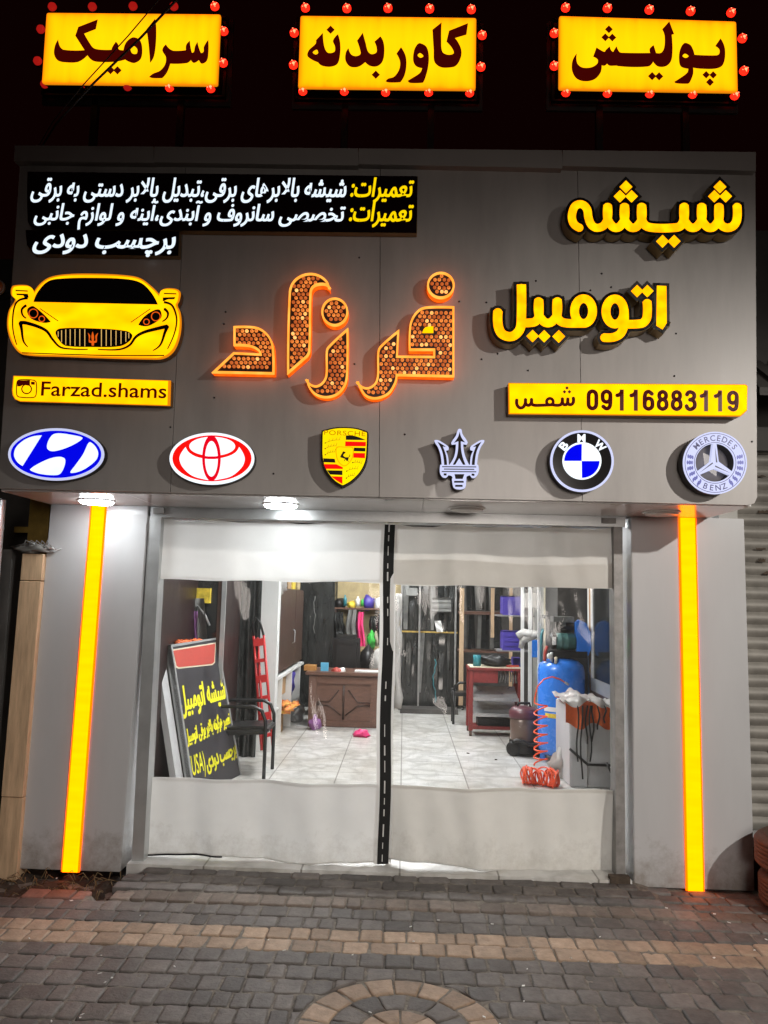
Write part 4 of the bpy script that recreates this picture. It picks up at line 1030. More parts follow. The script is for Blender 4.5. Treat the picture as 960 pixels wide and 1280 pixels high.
def c_phone(cr, t, w):
    b = bm_(); s = '09116883119'; x0, x1, yt, yb = 731.5, 924.5, 486.6, 513.2
    k = (x1-x0)/len(s); sy = (yb-yt)/16; sl = (.0085)
    for i, ch in enumerate(s):
        st, lp = DIG[ch]; ox_ = x0+k*i+k*.07; sx = k*.86/8.6; q = lambda pts: [(ox_+p[0]*sx*1.02, yt+p[1]*sy+(ox_-x0)*sl, *p[2:]) for p in pts]
        for p in st: cr.stroke(b, q(p), 4.6, w, w, seg=5)
        for p in lp: cr.stroke(b, q(p), 4.6, w, w, closed=True, seg=5)
    part('digits', b, 'ink', t, normals=False)
    b = bm_(); c = Crop(FAS, 620, 465, 960/330, w)                      # the word before the number
    S = lambda p, wd=12: c.stroke(b, p, wd, w, w)
    S([(76,100,1),(76,118),(86,130),(98,128),(106,115),(107,98,1)]); S([(107,105,1),(110,118),(120,121),(128,112),(129,98,1)]); S([(129,105,1),(132,118),(142,121),(160,121),(205,119,1)])
    c.stroke(b, ell(196, 108, 12, 12, 14), 11, w, w, closed=True, seg=3); S([(205,119,1),(225,121),(236,118),(241,108),(241,96,1)]); S([(241,104,1),(245,117),(254,119),(260,112),(261,96,1)]); S([(261,104,1),(264,117),(274,118),(281,110),(281,93,1)])
    for x, y_ in ((258, 58), (249, 72), (267, 72)): c.prism(b, [diamond(x, y_, 7)], w, w)
    part('word', b, 'ink', t, normals=False)
plate('long yellow lit plate with a phone number on the right', [(635.5,478.5,1),(932,480.4,1),(934.5,482,1),(934,513,1),(926,520.3,1),(636,517.3,1)], .085, c_phone)

# ---- car sign
cc = Crop(FAS, 0, 335, 4, .075)
CS = thing('car_sign', 'glowing yellow car front shaped sign at the left of the fascia', 'lit sign', FAS.pt(*cc.uv(470, 455), 0))
CO = [(55,105),(66,88),(130,85),(155,97),(166,124,1),(200,78),(250,45),(340,30),(480,28),(620,35),(700,50),(762,95),(802,138,1),(815,106),(870,102),(899,116),(895,160),(885,182),(900,220),(905,280),(895,350),(870,410),(830,445),(780,455),(300,441),(110,430),(70,395),(45,340),(35,280),(45,210),(75,158),(56,135)]
b = bm_(); cc.poly(b, CO, .01, .062); part('box', b, mat('car_sign_side', (.22, .11, .02), .3, .4), CS)
b = bm_(); cc.poly(b, CO, .062, .074); part('acrylic_edge', b, 'e_yellow_edge', CS)
cg = (470, 260)
b = bm_(); cc.poly(b, [(cg[0]+(p[0]-cg[0])*.982, cg[1]+(p[1]-cg[1])*.965, *p[2:]) for p in CO], .074, .0755); part('acrylic_face', b, 'e_car', CS)
b = bm_(); cc.poly(b, [(168,170,1),(190,120),(240,68),(300,54),(480,50),(640,57),(710,77),(760,127),(790,183,1)], .0755, .0775); part('windscreen', b, 'blackgloss', CS)
b = bm_(); W = .0772
def taper(pts, w0, w1):
    Q = smooth_loop(pts, False, 6); n = len(Q)
    for i in range(n-1):
        k = i/(n-1); wd = w0*(1-k)+w1*k if w1 >= 0 else w0*math.sin(PI*min(1, max(.12, k)))
        cc.stroke(b, [(*Q[i], 1), (*Q[i+1], 1)], max(1.5, wd), W, W)
        if 0 < i: cc.prism(b, [ell(Q[i][0], Q[i][1], wd/2, wd/2, 10)], W, W)
taper([(140,152,1),(100,160),(78,182),(66,235),(66,310),(85,385,1)], 12, 5); taper([(820,172,1),(858,185),(878,225),(884,270),(870,335),(838,405,1)], 12, 5)
taper([(132,188,1),(110,208),(114,236),(132,252,1)], 14, 6); taper([(822,205,1),(840,225),(835,250),(812,268,1)], 14, 6)
taper([(140,395,1),(118,365),(108,300),(102,275,1)], 5, 20); taper([(102,275,1),(130,275),(200,297),(236,318),(262,355),(300,395),(350,405),(440,407,1)], 20, 5)
taper([(765,413,1),(802,385),(826,320),(838,292,1)], 5, 20); taper([(838,292,1),(790,303),(720,322),(680,345),(650,385),(610,405),(560,410),(490,407,1)], 20, 5)
taper([(110,424,1),(300,431),(560,438),(822,438,1)], 5, 6)
taper([(200,203,1),(292,266,1)], 4, 8); taper([(752,205,1),(655,272,1)], 4, 8)
for p in ([(78,110,1),(140,113,1),(140,119,1),(78,116,1)], [(82,128,1),(140,130,1),(145,148,1),(125,148),(118,138,1),(84,136,1)], [(820,125,1),(882,127,1),(882,133,1),(820,131,1)], [(815,148,1),(876,146,1),(872,156),(840,158),(822,166,1),(814,166,1)]): cc.poly(b, p, W, W)
cc.poly(b, [(140,202),(170,192),(255,270,1),(220,275),(160,256),(138,226)], W, W); cc.poly(b, [(692,285,1),(720,245),(770,212),(800,210),(808,245),(780,272),(735,292)], W, W)
cc.poly(b, [(278,322),(300,303),(460,302),(630,315),(662,335),(650,365),(600,392),(460,396),(330,390),(300,367)], W, W)
part('black_lines', b, 'inkb', CS, normals=False)
b = bm_()
for x, y0, y1 in ((292,318,345),(309,312,372),(330,308,384),(352,307,388),(376,306,390),(400,306,391),(425,306,393),(508,307,393),(532,309,391),(556,311,390),(581,314,387),(606,316,380),(630,320,370),(645,325,352)):
    cc.prism(b, [[(x-2.2,y0),(x+2.2,y0),(x+1.8,y1),(x-1.8,y1)]], W+.0006, W+.0006)
part('grille_slats', b, 'e_pale', CS, normals=False)
b = bm_()
for x, y_, r in ((168,228,22),(210,255,14),(780,243,22),(733,270,14)): cc.stroke(b, ell(x, y_, r, r, 18), 4.5, W+.0006, W+.0006, closed=True, seg=2)
for p in ([(440,325,1),(452,340),(450,362),(478,364),(478,340),(492,325,1),(486,345),(484,372),(472,376),(470,388),(460,388),(458,376),(446,372),(445,345)], [(463,372,1),(458,345),(464,318,1),(471,345),(468,372,1)]): cc.poly(b, p, W+.0006, W+.0006)
part('orange_details', b, 'e_headl', CS, normals=False)

# ---- round emblems
def emblem(label, bc, w, fn, name='emblem'):
    t = thing(name, label, 'emblem', FAS.pt(*FAS.uv(*bc, 0), 0), 'row of lit car emblems'); fn(t, w); return t
def LY(cr, t, name, m_, loops, w0, w1):
    b = bm_()
    for l in loops: cr.prism(b, l, w0, w1)
    return part(name, b, m_, t, normals=False if w1-w0 < 1e-6 else True)
SL = lambda p, **k: smooth_loop(p, True, 8)
def hy(t, w):
    c = Crop(FAS, 5, 525, 960/132, w)
    LY(c, t, 'case', 'black', [[ell(472,312,437,239)]], .01, w-.008); LY(c, t, 'rim', 'e_rimw', [[ell(472,312,436,238)]], w-.008, w-.001); LY(c, t, 'blue_field', 'e_blue', [[ell(472,312,412,215)]], w-.001, w)
    LY(c, t, 'white_fields', 'e_white', [[SL(p)] for p in ([(345,140,1),(170,418,1),(120,380),(92,320),(110,250),(180,185),(260,150)], [(455,128),(520,122),(640,140),(714,162),(690,190),(600,240),(500,275),(430,283),(395,260),(395,215),(420,160)],
        [(238,450),(300,405),(420,350),(510,335),(555,355),(550,420),(510,490),(450,502),(330,490),(255,465)], [(785,202),(830,240),(857,300),(840,360),(760,430),(680,470),(610,482),(605,470),(650,410),(720,310),(765,215)])], w+.0012, w+.0012)
emblem('blue and white oval emblem with a slanted letter H', (69, 600), .065, hy)
def to(t, w):
    c = Crop(FAS, 204, 530, 960/124, w)
    LY(c, t, 'case', 'black', [[ell(470,335,411,253)]], .01, w-.008); LY(c, t, 'rim', 'e_white', [[ell(470,335,410,252)]], w-.008, w-.001); LY(c, t, 'red_field', 'e_red2', [[ell(472,332,383,223)]], w-.001, w)
    LY(c, t, 'white_fields', 'e_white', [[SL([(218,222,1),(170,290),(158,345),(190,420),(280,500),(420,541),(468,543),(520,541),(660,505),(760,420),(790,345),(775,285),(735,222,1),(700,275),(620,315),(475,340),(330,320),(250,275)])], [ell(475,216,222,92)]], w+.001, w+.001)
    LY(c, t, 'red_ring', 'e_red', [[ell(468,331,90,222)]], w+.002, w+.002); LY(c, t, 'inner_white', 'e_white', [[ell(468,338,62,172)]], w+.003, w+.003)
    LY(c, t, 'red_bar', 'e_red', [[[(400,310),(440,314),(500,314),(540,310),(540,336),(500,341),(440,341),(400,336)]]], w+.004, w+.004)
emblem('red and white oval emblem of interlocking rings', (266, 606), .075, to)
def po(t, w):
    c = Crop(FAS, 390, 525, 960/85, w)
    O = SL([(135,150,1),(300,108),(465,98),(640,115),(790,165,1),(785,400),(765,590),(690,740),(560,870),(435,940,1),(300,860),(180,700),(135,520),(130,300)])
    LY(c, t, 'case', 'inkb', [[O]], .01, w-.001); LY(c, t, 'yellow_field', 'e_crest', [[SL([(155,165,1),(310,125),(465,115),(635,132),(775,180,1),(768,400),(748,580),(675,730),(550,855),(435,920,1),(315,845),(198,690),(153,520),(150,300)])]], w-.001, w)
    LY(c, t, 'black_bars', 'inkb', [[SL(p)] for p in ([(478,220,1),(600,225),(760,285,1),(478,280,1)], [(592,390,1),(755,395,1),(753,445,1),(590,440,1)], [(160,540,1),(320,548,1),(332,602,1),(165,597,1)], [(210,710,1),(430,714,1),(430,778,1),(255,770,1)])], w+.001, w+.001)
    LY(c, t, 'red_bars', 'e_red2', [[SL(p)] for p in ([(470,303,1),(762,310,1),(760,372,1),(468,370,1)], [(585,465,1),(750,468,1),(748,540,1),(582,532,1)], [(165,622,1),(345,625,1),(435,668,1),(435,692,1),(195,690,1)], [(270,795,1),(430,800,1),(430,905,1),(340,850)])], w+.001, w+.001)
    b = bm_(); c.poly(b, [(345,385),(460,378),(580,390),(578,520),(535,600),(460,655),(385,610),(343,520)], w+.0012, w+.0012); part('gold_shield', b, 'e_gold', t, normals=False)
    b = bm_(); c.poly(b, [(356,395),(460,389),(569,400),(567,515),(527,593),(460,643),(393,603),(354,515)], w+.0018, w+.0018); part('inner_shield', b, 'e_crest', t, normals=False)
    b = bm_(); c.poly(b, [(440,445),(475,458),(457,478),(442,500),(470,525),(515,530),(512,560),(490,578),(470,552),(430,537),(400,525),(410,495),(425,470)], w+.0024, w+.0024)
    for p in ([(470,550,1),(455,580,1)], [(500,560,1),(515,590,1)], [(515,530),(535,505),(530,490)], [(440,470),(415,490,1)]): c.stroke(b, p, 9, w+.0024, w+.0024)
    part('horse', b, 'inkb', t, normals=False)
    b = bm_()
    for x0, y0, x1, y1 in ((180,325,400,280),(180,405,350,365),(180,492,330,450),(570,602,705,615),(485,722,650,690),(478,822,600,785)):
        c.stroke(b, [(x0,y0),((x0+x1)/2,(y0+y1)/2-14),(x1,y1)], 4.5, w+.0012, w+.0012)
        for k in range(4): 
            f = .25+k*.23; x, y_ = x0+(x1-x0)*f, y0+(y1-y0)*f-10; c.stroke(b, [(x,y_,1),(x+14,y_-34,1)], 3.6, w+.0012, w+.0012)
        c.prism(b, [ell(x0+6, y0, 9, 9, 10)], w+.0012, w+.0012)
    part('antlers', b, 'inkb', t, normals=False)
    b = bm_(); put_text(b, 'PORSCHE', FAS, c.uv(172, 208), c.uv(752, 228), w+.0014, height=.026, bold=0, space=1.1); part('lettering', b, 'e_gold2', t, normals=False)
emblem('yellow shield emblem with red and black bars and a small black horse', (429, 606), .08, po)
def tri(t, w):
    c = Crop(FAS, 530, 525, 960/85, w); mir = lambda p: [(994-q[0]+6, q[1], *q[2:]) for q in p]
    LT = [(150,285),(200,285),(290,335),(345,380),(345,425,1),(308,435,1),(340,520),(350,645,1),(250,645,1),(235,500),(200,390),(152,312)]
    WH = [LT, mir(LT), [(485,130),(525,130),(545,200),(615,310),(600,350,1),(555,342,1),(560,420),(585,520),(645,645,1),(350,645,1),(420,530),(445,430),(450,342,1),(395,350,1),(385,320),(450,220)],
          [(230,630,1),(765,632,1),(770,740),(725,812),(680,818),(650,780,1),(602,800),(598,850),(572,965),(430,965),(395,850),(400,800),(345,778,1),(310,815),(260,805),(225,740)]]
    b = bm_()
    for p in WH: c.poly(b, p, .02, w-.004)
    part('case', b, 'black', t)
    b = bm_()
    for i, p in enumerate(WH): c.poly(b, p, w-.004, w+.0002*i)
    part('white_face', b, 'e_rimw', t)
    LB = [(188,308,1),(250,340),(312,382,1),(265,375,1),(310,500),(325,635,1),(285,635,1),(270,500),(240,400)]
    b = bm_()
    for p in (LB, mir(LB), [(503,160,1),(530,250),(585,320,1),(520,300,1),(525,420),(545,520),(585,632,1),(550,632,1),(497,540,1),(440,632,1),(405,632,1),(460,520),(480,420),(485,300,1),(420,325,1),(480,240)], [(430,765,1),(570,765,1),(545,832,1),(445,832,1)]): c.poly(b, p, w+.0016, w+.0016)
    for p, wd in (([(425,873,1),(560,873,1)],26), ([(440,930,1),(545,930,1)],28), ([(278,768,1),(318,770,1)],30), ([(672,770,1),(712,776,1)],30), ([(255,660,1),(738,663,1)],14), ([(280,693,1),(710,697,1)],14), ([(250,728,1),(738,732,1)],14)): c.stroke(b, p, wd, w+.0016, w+.0016)
    part('black_lines', b, 'inkb', t, normals=False)
emblem('white trident emblem with black lines on a crown', (573, 611), .095, tri)
def bw(t, w):
    c = Crop(FAS, 675, 530, 9.6, w)
    LY(c, t, 'case', 'black', [[ell(505,445,383,371)]], .01, w-.008); LY(c, t, 'rim', 'e_rimw', [[ell(505,445,382,370), ell(505,445,354,343)]], w-.008, w); LY(c, t, 'black_ring', 'blackgloss', [[ell(505,445,354,343)]], w-.008, w-.001)
    LY(c, t, 'white_disc', 'e_white', [[ell(503,443,234,225)]], w-.001, w)
    def quad(a0, a1): return [[(500, 444)]+[(502+212*math.cos(math.radians(a0+(a1-a0)*k/14)), 444+203*math.sin(math.radians(a0+(a1-a0)*k/14))) for k in range(15)]]
    LY(c, t, 'blue_quarters', 'e_blue', [quad(180, 270), quad(0, 90)], w+.001, w+.001)
    b = bm_(); put_glyph(b, 'M', c, 497, 170, 98, .0, w+.001, .035, 1.05); put_glyph(b, 'B', c, 284, 262, 100, math.radians(-51), w+.001, .035, 1.25); put_glyph(b, 'W', c, 720, 262, 98, math.radians(45), w+.001, .035, .95); part('lettering', b, 'e_white', t, normals=False)
emblem('round black emblem with blue and white quarters', (727, 612), .085, bw)
def me(t, w):
    c = Crop(FAS, 840, 530, 960/105, w)
    LY(c, t, 'case', 'black', [[ell(492,445,365,357), ell(490,442,222,218)]], .012, w-.006); LY(c, t, 'ring_face', 'e_rimw', [[ell(492,445,366,358), ell(490,442,221,217)]], w-.006, w)
    ang = (-90, 30.5, 149.5); R_ = (228, 240, 240)
    T = []
    for k in range(3):
        a = math.radians(ang[k]); tip = (490+R_[k]*math.cos(a), 452+R_[k]*math.sin(a)); n_ = (-math.sin(a), math.cos(a))
        am = math.radians(ang[k]+60); q = (490+52*math.cos(am), 455+52*math.sin(am)); T += [(tip[0]-n_[0]*20, tip[1]-n_[1]*20), (tip[0]+n_[0]*20, tip[1]+n_[1]*20), q]
    b = bm_(); c.prism(b, [T], w-.03, w-.001); part('star', b, 'e_rimw', t)
    b = bm_()
    for k in range(3):
        a = math.radians(ang[k]); tip = (490+R_[k]*.9*math.cos(a), 455+R_[k]*.9*math.sin(a)); am = math.radians(ang[k]+60); q = (490+34*math.cos(am), 455+34*math.sin(am))
        c.prism(b, [[(490+14*math.cos(am)+8*math.cos(a), 455+14*math.sin(am)+8*math.sin(a)), tip, q]], w+.0004, w+.0004)
    part('star_shade', b, mat('deep_blue_ink', (.02, .02, .07), .4), t, normals=False)
    b = bm_()
    for rx in (344, 238): c.stroke(b, ell(492, 445, rx, rx*.98, 48), 7, w+.001, w+.001, closed=True, seg=1)
    for s, a0, a1, rr_, fl in (('MERCEDES', -137, -40, 290, 1), ('BENZ', 112, 69, 290, -1)):
        for i, ch in enumerate(s):
            a = math.radians(a0+(a1-a0)*i/(len(s)-1)); put_glyph(b, ch, c, 492+rr_*math.cos(a), 445+rr_*.98*math.sin(a), 66, a+fl*PI/2, w+.001, .014)
    part('lettering', b, mat('violet_ink', (.03, .03, .20), .4), t, normals=False)
    b = bm_()
    for sgn in (1, -1):
        for k in range(6):
            a = math.radians(-14+k*13); x, y_ = 492+sgn*290*math.cos(a), 445+290*math.sin(a)
            for o in (-26, 0, 26): c.prism(b, [[(x+sgn*o*math.cos(a)+15*math.cos(q)*(.7 if o else 1.2), y_+o*math.sin(a)+24*math.sin(q)) for q in [j*PI/4 for j in range(8)]]], w+.0008, w+.0008)
    part('laurel', b, mat('violet_leaf', (.10, .12, .55), .4), t, normals=False)
    return
emblem('round pale violet emblem with a three pointed star and open centre', (893, 617), .095, me)
for _o in [o for o in bpy.data.objects if o.name.startswith('emblem')]: pass

# ---- overhead cables crossing the left rooftop sign
for (lb, pts, r_) in (('thin black cable slanting in front of the left rooftop sign', [(44, 190, -.34), (66, 152, -.7), (105, 105, -1.4), (160, 45, -1.6), (205, -8, -1.8), (260, -70, -2.2)], .0028),
                      ('thicker black cable below the thin one in front of the left rooftop sign', [(48, 190, -.34), (70, 155, -.7), (117, 104, -1.4), (175, 48, -1.6), (228, -8, -1.8), (285, -70, -2.2)], .0055)):
    bm = bm_(); tube(bm, [A(x, y_, Y) for x, y_, Y in pts], r_, 8); solo('overhead_cable', bm, 'wire', lb, 'cable', 'cables over the left rooftop sign')
# ================================================================== THE TWO CURTAINS
def cdisp(x, z, s):
    f = .35+.65*min(1, max(0, (2.19-z)/2.0))
    return (.020*math.sin(x*3.4+s*1.3)*min(1, max(0, 1.1-z))+.012*math.sin(x*6.1+s)+.008*math.sin(x*13.7+1.7*s+z*.8)+.004*math.sin(x*29+z*3+s))*f*1.35 + .004*math.sin(z*9+x*3+s) + .034*mnoise.noise((x*1.9, z*.9, s*3))+.010*mnoise.noise((x*7+z*2, z*1.6, s*5))+.006*abs(mnoise.noise((x*6-z*4, z*5+x*2, s)))
def curtain(label, xl_t, xr_t, xl_b, xr_b, s, m_, zb):
    t = thing('curtain', label, 'curtain', ((xl_b+xr_b)/2, .10, FL), 'vinyl curtains in the doorway')
    def pt(u, z, off=0.):
        k = (2.19-z)/2.15; x0 = xl_t+(xl_b-xl_t)*k; x1 = xr_t+(xr_b-xr_t)*k; x = x0+(x1-x0)*u
        return Vector((x, .10+cdisp(x, z, s)+off, z))
    def zlow(u): return zb(u)
    b = bm_(); sheet(b, 70, 16, lambda u, v: pt(u, 1.792+.012*u+.004*math.sin(u*17+s)+(2.196-1.796)*v*(1-.01*abs(math.sin(u*11)))-(.014*abs(math.sin(u*12.5)) if v > .99 else 0))); part('top_band', b, m_, t, normals=False)
    b = bm_(); sheet(b, 70, 40, lambda u, v: pt(u, .52+(1.80-.52)*v, .004)); part('clear_window', b, 'pvc', t, normals=False)
    b = bm_(); sheet(b, 80, 22, lambda u, v: pt(u, zlow(u)+(.532+.010*u+.003*math.sin(u*15)-zlow(u))*v)); part('bottom_band', b, m_, t, normals=False)
    for z0, h_, nm in ((1.800, .012, 'weld_seam'), (.512, .014, 'weld_seam'), (2.165, .010, 'top_hem')):
        b = bm_(); sheet(b, 70, 2, lambda u, v: pt(u, z0+h_*v+.010*u*(1 if z0 < 2 else 0)+.003*math.sin(u*15)*(1 if z0 < 2 else 0), -.0022)); part(nm, b, m_, t, normals=False)
    b = bm_(); tube(b, [pt(i/60, zlow(i/60)+.004, -.001) for i in range(61)], .0045, 6); part('bottom_hem', b, 'vinyl', t)
    return t, pt
TL_, ptl = curtain('left white vinyl curtain with a clear window and black closing strip', -1.615, -.135, -1.655, -.128, .4, 'vinyl', lambda u: .048+.028*math.exp(-((u-.0)/.10)**2)*0+.030*abs(math.sin(u*4.2+.3))*(1-u*.4))
TR_, ptr = curtain('right shade-toned vinyl curtain with a clear window and a weld line across its top', -.070, 1.368, -.062, 1.362, 2.3, 'vinyl2', lambda u: .075-.055*u**1.5+.010*math.sin(u*9))
b = bm_(); sheet(b, 60, 6, lambda u, v: ptr(u, 1.80+.155*v+.010*math.sin(u*7)*v, -.0025)); part('weld_strip', b, 'vinyl2', TR_, normals=False)
def vstrip(par, pt, u0, u1, off, m_, nm, z0=.055, z1=2.185):
    b = bm_(); sheet(b, 4, 50, lambda u, v: pt(u0+(u1-u0)*u, z0+(z1-z0)*v, off)+Vector((.004*math.sin(v*14+u0*5), 0, 0))); return part(nm, b, m_, par, normals=False)
vstrip(TL_, ptl, .985, 1.0, -.003, 'vinyl', 'edge_hem'); vstrip(TL_, ptl, 1.0, 1.046, -.006, 'velcro', 'closing_strip')
vstrip(TR_, ptr, -.012, .012, -.002, 'vinyl', 'edge_hem')
b = bm_(); rr = random.Random(4); z = .07
while z < 2.15:
    l = rr.uniform(.03, .08)
    if .9 < z < 1.75 and rr.random() < .6: z += l; continue
    w_ = rr.uniform(.0025, .0045); P0, P1 = ptl(1.02, z, -.009), ptl(1.02, z+l, -.009)
    for p in (P0, P1): p.x += .004*math.sin((p.z-.055)/2.13*14+5)
    quadbox(b, [P0+Vector((-w_, 0, 0)), P0+Vector((w_, 0, 0)), P0+Vector((w_, .002, 0)), P0+Vector((-w_, .002, 0))], [P1+Vector((-w_, 0, 0)), P1+Vector((w_, 0, 0)), P1+Vector((w_, .002, 0)), P1+Vector((-w_, .002, 0))]); z += l+rr.uniform(.02, .06)
part('stitches', b, 'stitch', TL_, kind='stuff')
b = bm_(); tube(b, [ptl(u, .05+.030*abs(math.sin(u*4.2+.3))*(1-u*.4)-.004, -.004) for u in [i*.36/14 for i in range(15)]], .006, 6); part('bottom_cord', b, 'velcro', TL_)

# ================================================================== INSIDE THE SHOP
def bx(px0, py0, px1, py1, Y, d):             # box whose front face covers a picture rectangle at depth Y
    a, c = A(px0, py1, Y), A(px1, py0, Y); return a.x, Y, a.z, c.x, Y+d, c.z
# --- leaning sign board
P0, P1, P2 = AZ(242.5, 1000, FL), AZ(301, 968, FL), A(214, 806, 1.45)
ux = (P1-P0).normalized(); BF = Frame(P0, ux, (P2-P0))
if BF.n.dot(CAM-P0) < 0: raise RuntimeError('board faces away')
BD = thing('sign_board', 'tall charcoal sign board with yellow Persian writing leaning left of the chair', 'sign board', P0)
q = [BF.uv(*p) for p in ((242.5, 1000), (301.5, 968), (271, 797), (213, 806))]
b = bm_(); prism_uv(b, BF, [q], -.035, 0); part('panel', b, 'boardgrey', BD)
b = bm_(); ins = [BF.uv(*p) for p in ((244.5, 999), (300.3, 968.5), (269.6, 799.5), (215, 809))]
for i in range(4): 
    j = (i+1) % 4; prism_uv(b, BF, [[q[i], q[j], ins[j], ins[i]]], -.055, .006)
part('frame', b, 'alu', BD)
b = bm_(); prism_uv(b, BF, [[BF.uv(*p) for p in ((212, 807), (240, 992), (232, 998), (203, 804))]], -.11, -.056); part('back_leaf', b, 'greywhite', BD)
b = bm_(); prism_uv(b, BF, [[BF.uv(*p) for p in ((214.5, 812), (269.5, 803), (268.5, 828), (265, 831.5), (223, 836), (219, 834))]], 0, .003); part('cream_border', b, 'cream', BD)
b = bm_(); prism_uv(b, BF, [[BF.uv(*p) for p in ((216, 813.5), (268.3, 804.8), (267.4, 827.4), (264.6, 829.8), (223.4, 834.2), (220.4, 832.6))]], .003, .0045); part('red_panel', b, 'signred', BD)
b = bm_()
for s, a, e, ky, bold in (('شیشه اتومبیل', (226, 889), (282, 872.5), 1.75, .022), ('تعمیر هرگونه بالابر برقی اتومبیل', (233, 929), (288, 904), 2.1, .016), ('برچسب دودی', (259, 962), (295.5, 942), 1.7, .02)):
    put_bold(b, s, BF, BF.uv(*a), BF.uv(*e), .002, .005, ky=ky, bold=bold*.8, fa=True)
put_text(b, '(USA)', BF, BF.uv(238, 971), BF.uv(257, 962), .002, ky=1.9, bold=.008)
part('lettering', b, 'yellowpaint', BD, normals=False)
b = bm_(); p = BF.pt(*BF.uv(240, 803), -.03)
for k in range(16): lump(b, p+ux*(-.02+.028*k-.2)+Vector((0, 0, .012+.006*math.sin(k*2.3))), (.03, .02, .018), .4, k, 1)
solo('red_strap', b, 'clothorange', 'frayed orange red strap lying along the top of the leaning sign board', 'strap')
# --- front chair
CH = thing('visitor_chair', 'black metal framed chair with padded seat beside the leaning sign board', 'chair', (-1.37, 2.5, FL))
def ch(x, y_, z): return Vector((-1.37+x, 2.45+y_, FL+z))
for sy in (-.23, .23):
    b = bm_(); tube(b, smooth3 := [ch(.14, sy, 0), ch(.14, sy, .40), ch(.135, sy, .52), ch(.10, sy, .61), ch(.03, sy, .645), ch(-.28, sy, .64), ch(-.33, sy, .62), ch(-.35, sy, .5), ch(-.38, sy, 0)], .017, 10); part('side_frame', b, 'chairblack', CH)
b = bm_(); obox(b, ch(-.07, 0, .42), (1, 0, .06), (0, 1, 0), (-.06, 0, 1), .46, .42, .075); bmesh.ops.recalc_face_normals(b, faces=b.faces); bmesh.ops.bevel(b, geom=b.edges[:], offset=.025, segments=3, affect='EDGES'); part('seat', b, 'leather', CH)
b = bm_(); obox(b, ch(-.35, 0, .72), (1, 0, .2), (0, 1, 0), (-.2, 0, 1), .055, .42, .36); bmesh.ops.recalc_face_normals(b, faces=b.faces); bmesh.ops.bevel(b, geom=b.edges[:], offset=.02, segments=3, affect='EDGES'); part('backrest', b, 'leather', CH)
# --- dark glazed cabinet on the left with things hanging in front
GC = thing('glazed_cabinet', 'tall dark glazed cabinet with a metal edge behind the leaning sign board', 'cabinet', (-1.8, 2.3, FL))
b = bm_(); box(b, -1.995, .35, FL, -1.93, 2.28, 2.3); solo('maroon_side_panel', b, 'maroonwall', 'glossy dark maroon side panel behind the left edge of the leaning sign board', 'panel')
x0, _, _, x1, _, _ = bx(190, 970, 271, 725, 2.3, .3)
b = bm_(); box(b, -1.995, 2.3, FL, x1, 3.0, 2.25); part('carcass', b, 'maroonwall', GC)
b = bm_(); box(b, -1.99, 2.292, 1.0, x1-.03, 2.2995, 2.24); part('glass_pane', b, 'darkglass', GC)
b = bm_(); box(b, x1-.028, 2.275, FL, x1+.012, 2.2985, 2.24); part('metal_edge', b, 'alu', GC)
b = bm_(); box(b, x1-.065, 2.285, FL, x1-.030, 2.299, 2.24); part('wood_edge', b, 'darkwood', GC)
b = bm_(); box(b, *bx(245, 754, 262, 735, 2.24, .05)); solo('carton', b, 'yellowcloth', 'small yellow and white carton high in front of the dark glazed cabinet', 'box')
b = bm_(); sheet(b, 8, 14, lambda u, v: A(231+u*27-(8*v-4)*(u-.5), 800-v*52, 2.22)+Vector((0, .02*math.sin(u*11), 0))); solo('hanging_bag', b, 'greycloth', 'grey crumpled bag hanging in front of the dark glazed cabinet', 'bag')
b = bm_(); sheet(b, 4, 12, lambda u, v: A(242+u*5, 800-v*36, 2.19)+Vector((0, .01*math.sin(u*9+v*4), 0))); solo('hanging_strap', b, 'purplecloth', 'purple strap hanging beside the grey crumpled bag', 'strap')
b = bm_(); tube(b, [A(232, 735, 2.22), A(236, 760, 2.2), A(240, 775, 2.22), A(247, 757, 2.2), A(256, 768, 2.22), A(262, 782, 2.21)], .012, 6); solo('hanging_cable', b, 'steel', 'bundle of pale cable looped above the hanging bag', 'cable')
# --- black plastic wall hanging and white post
b = bm_(); a, c = A(286, 905, 3.2), A(328, 725, 3.2)
sheet(b, 24, 20, lambda u, v: (a.x+(c.x-a.x)*u, 3.2+.02*math.sin(u*19)+.008*math.sin(v*13+u*7), FL+(2.3-FL)*v)); solo('black_plastic_curtain', b, 'film', 'black plastic curtain hanging between the glazed cabinet and the red ladder', 'curtain')
b = bm_(); box(b, -1.995, 3.45, FL, A(346, 800, 3.45).x, 3.62, 2.3); solo('white_column', b, 'white', 'white plastered column behind the red ladder', 'column')
# --- ladder
LD = thing('step_ladder', 'narrow red folding ladder leaning in front of the white column', 'ladder', AZ(333, 945, FL))
T1, T2, B1, B2 = A(317, 795, 3.12), A(329.5, 794, 3.12), A(327, 938, 2.98), A(341, 934, 2.98)
T3, B3 = A(322, 797, 3.18), A(331, 952, 2.80)
for a_, c_ in ((T1, B1), (T2, B2)):
    b = bm_(); tube(b, [a_, c_], .014, 4); part('rail', b, 'red', LD)
b = bm_(); tube(b, [T3, B3], .014, 4); part('rear_leg', b, 'red', LD)
for k in range(6):
    f = .06+k*.165; a_, c_ = T1.lerp(B1, f), T2.lerp(B2, f); b = bm_(); obox(b, (a_+c_)/2, c_-a_, (0, 1, 0), (0, 0, 1), (c_-a_).length, .06, .075 if k % 2 == 0 else .035); part('rung', b, 'red', LD)
b = bm_(); tube(b, [T1+Vector((.0, 0, 0)), A(316, 780, 3.12), A(320, 772, 3.12), A(325, 778, 3.12), T2], .012, 8); part('top_handle', b, 'chairblack', LD)
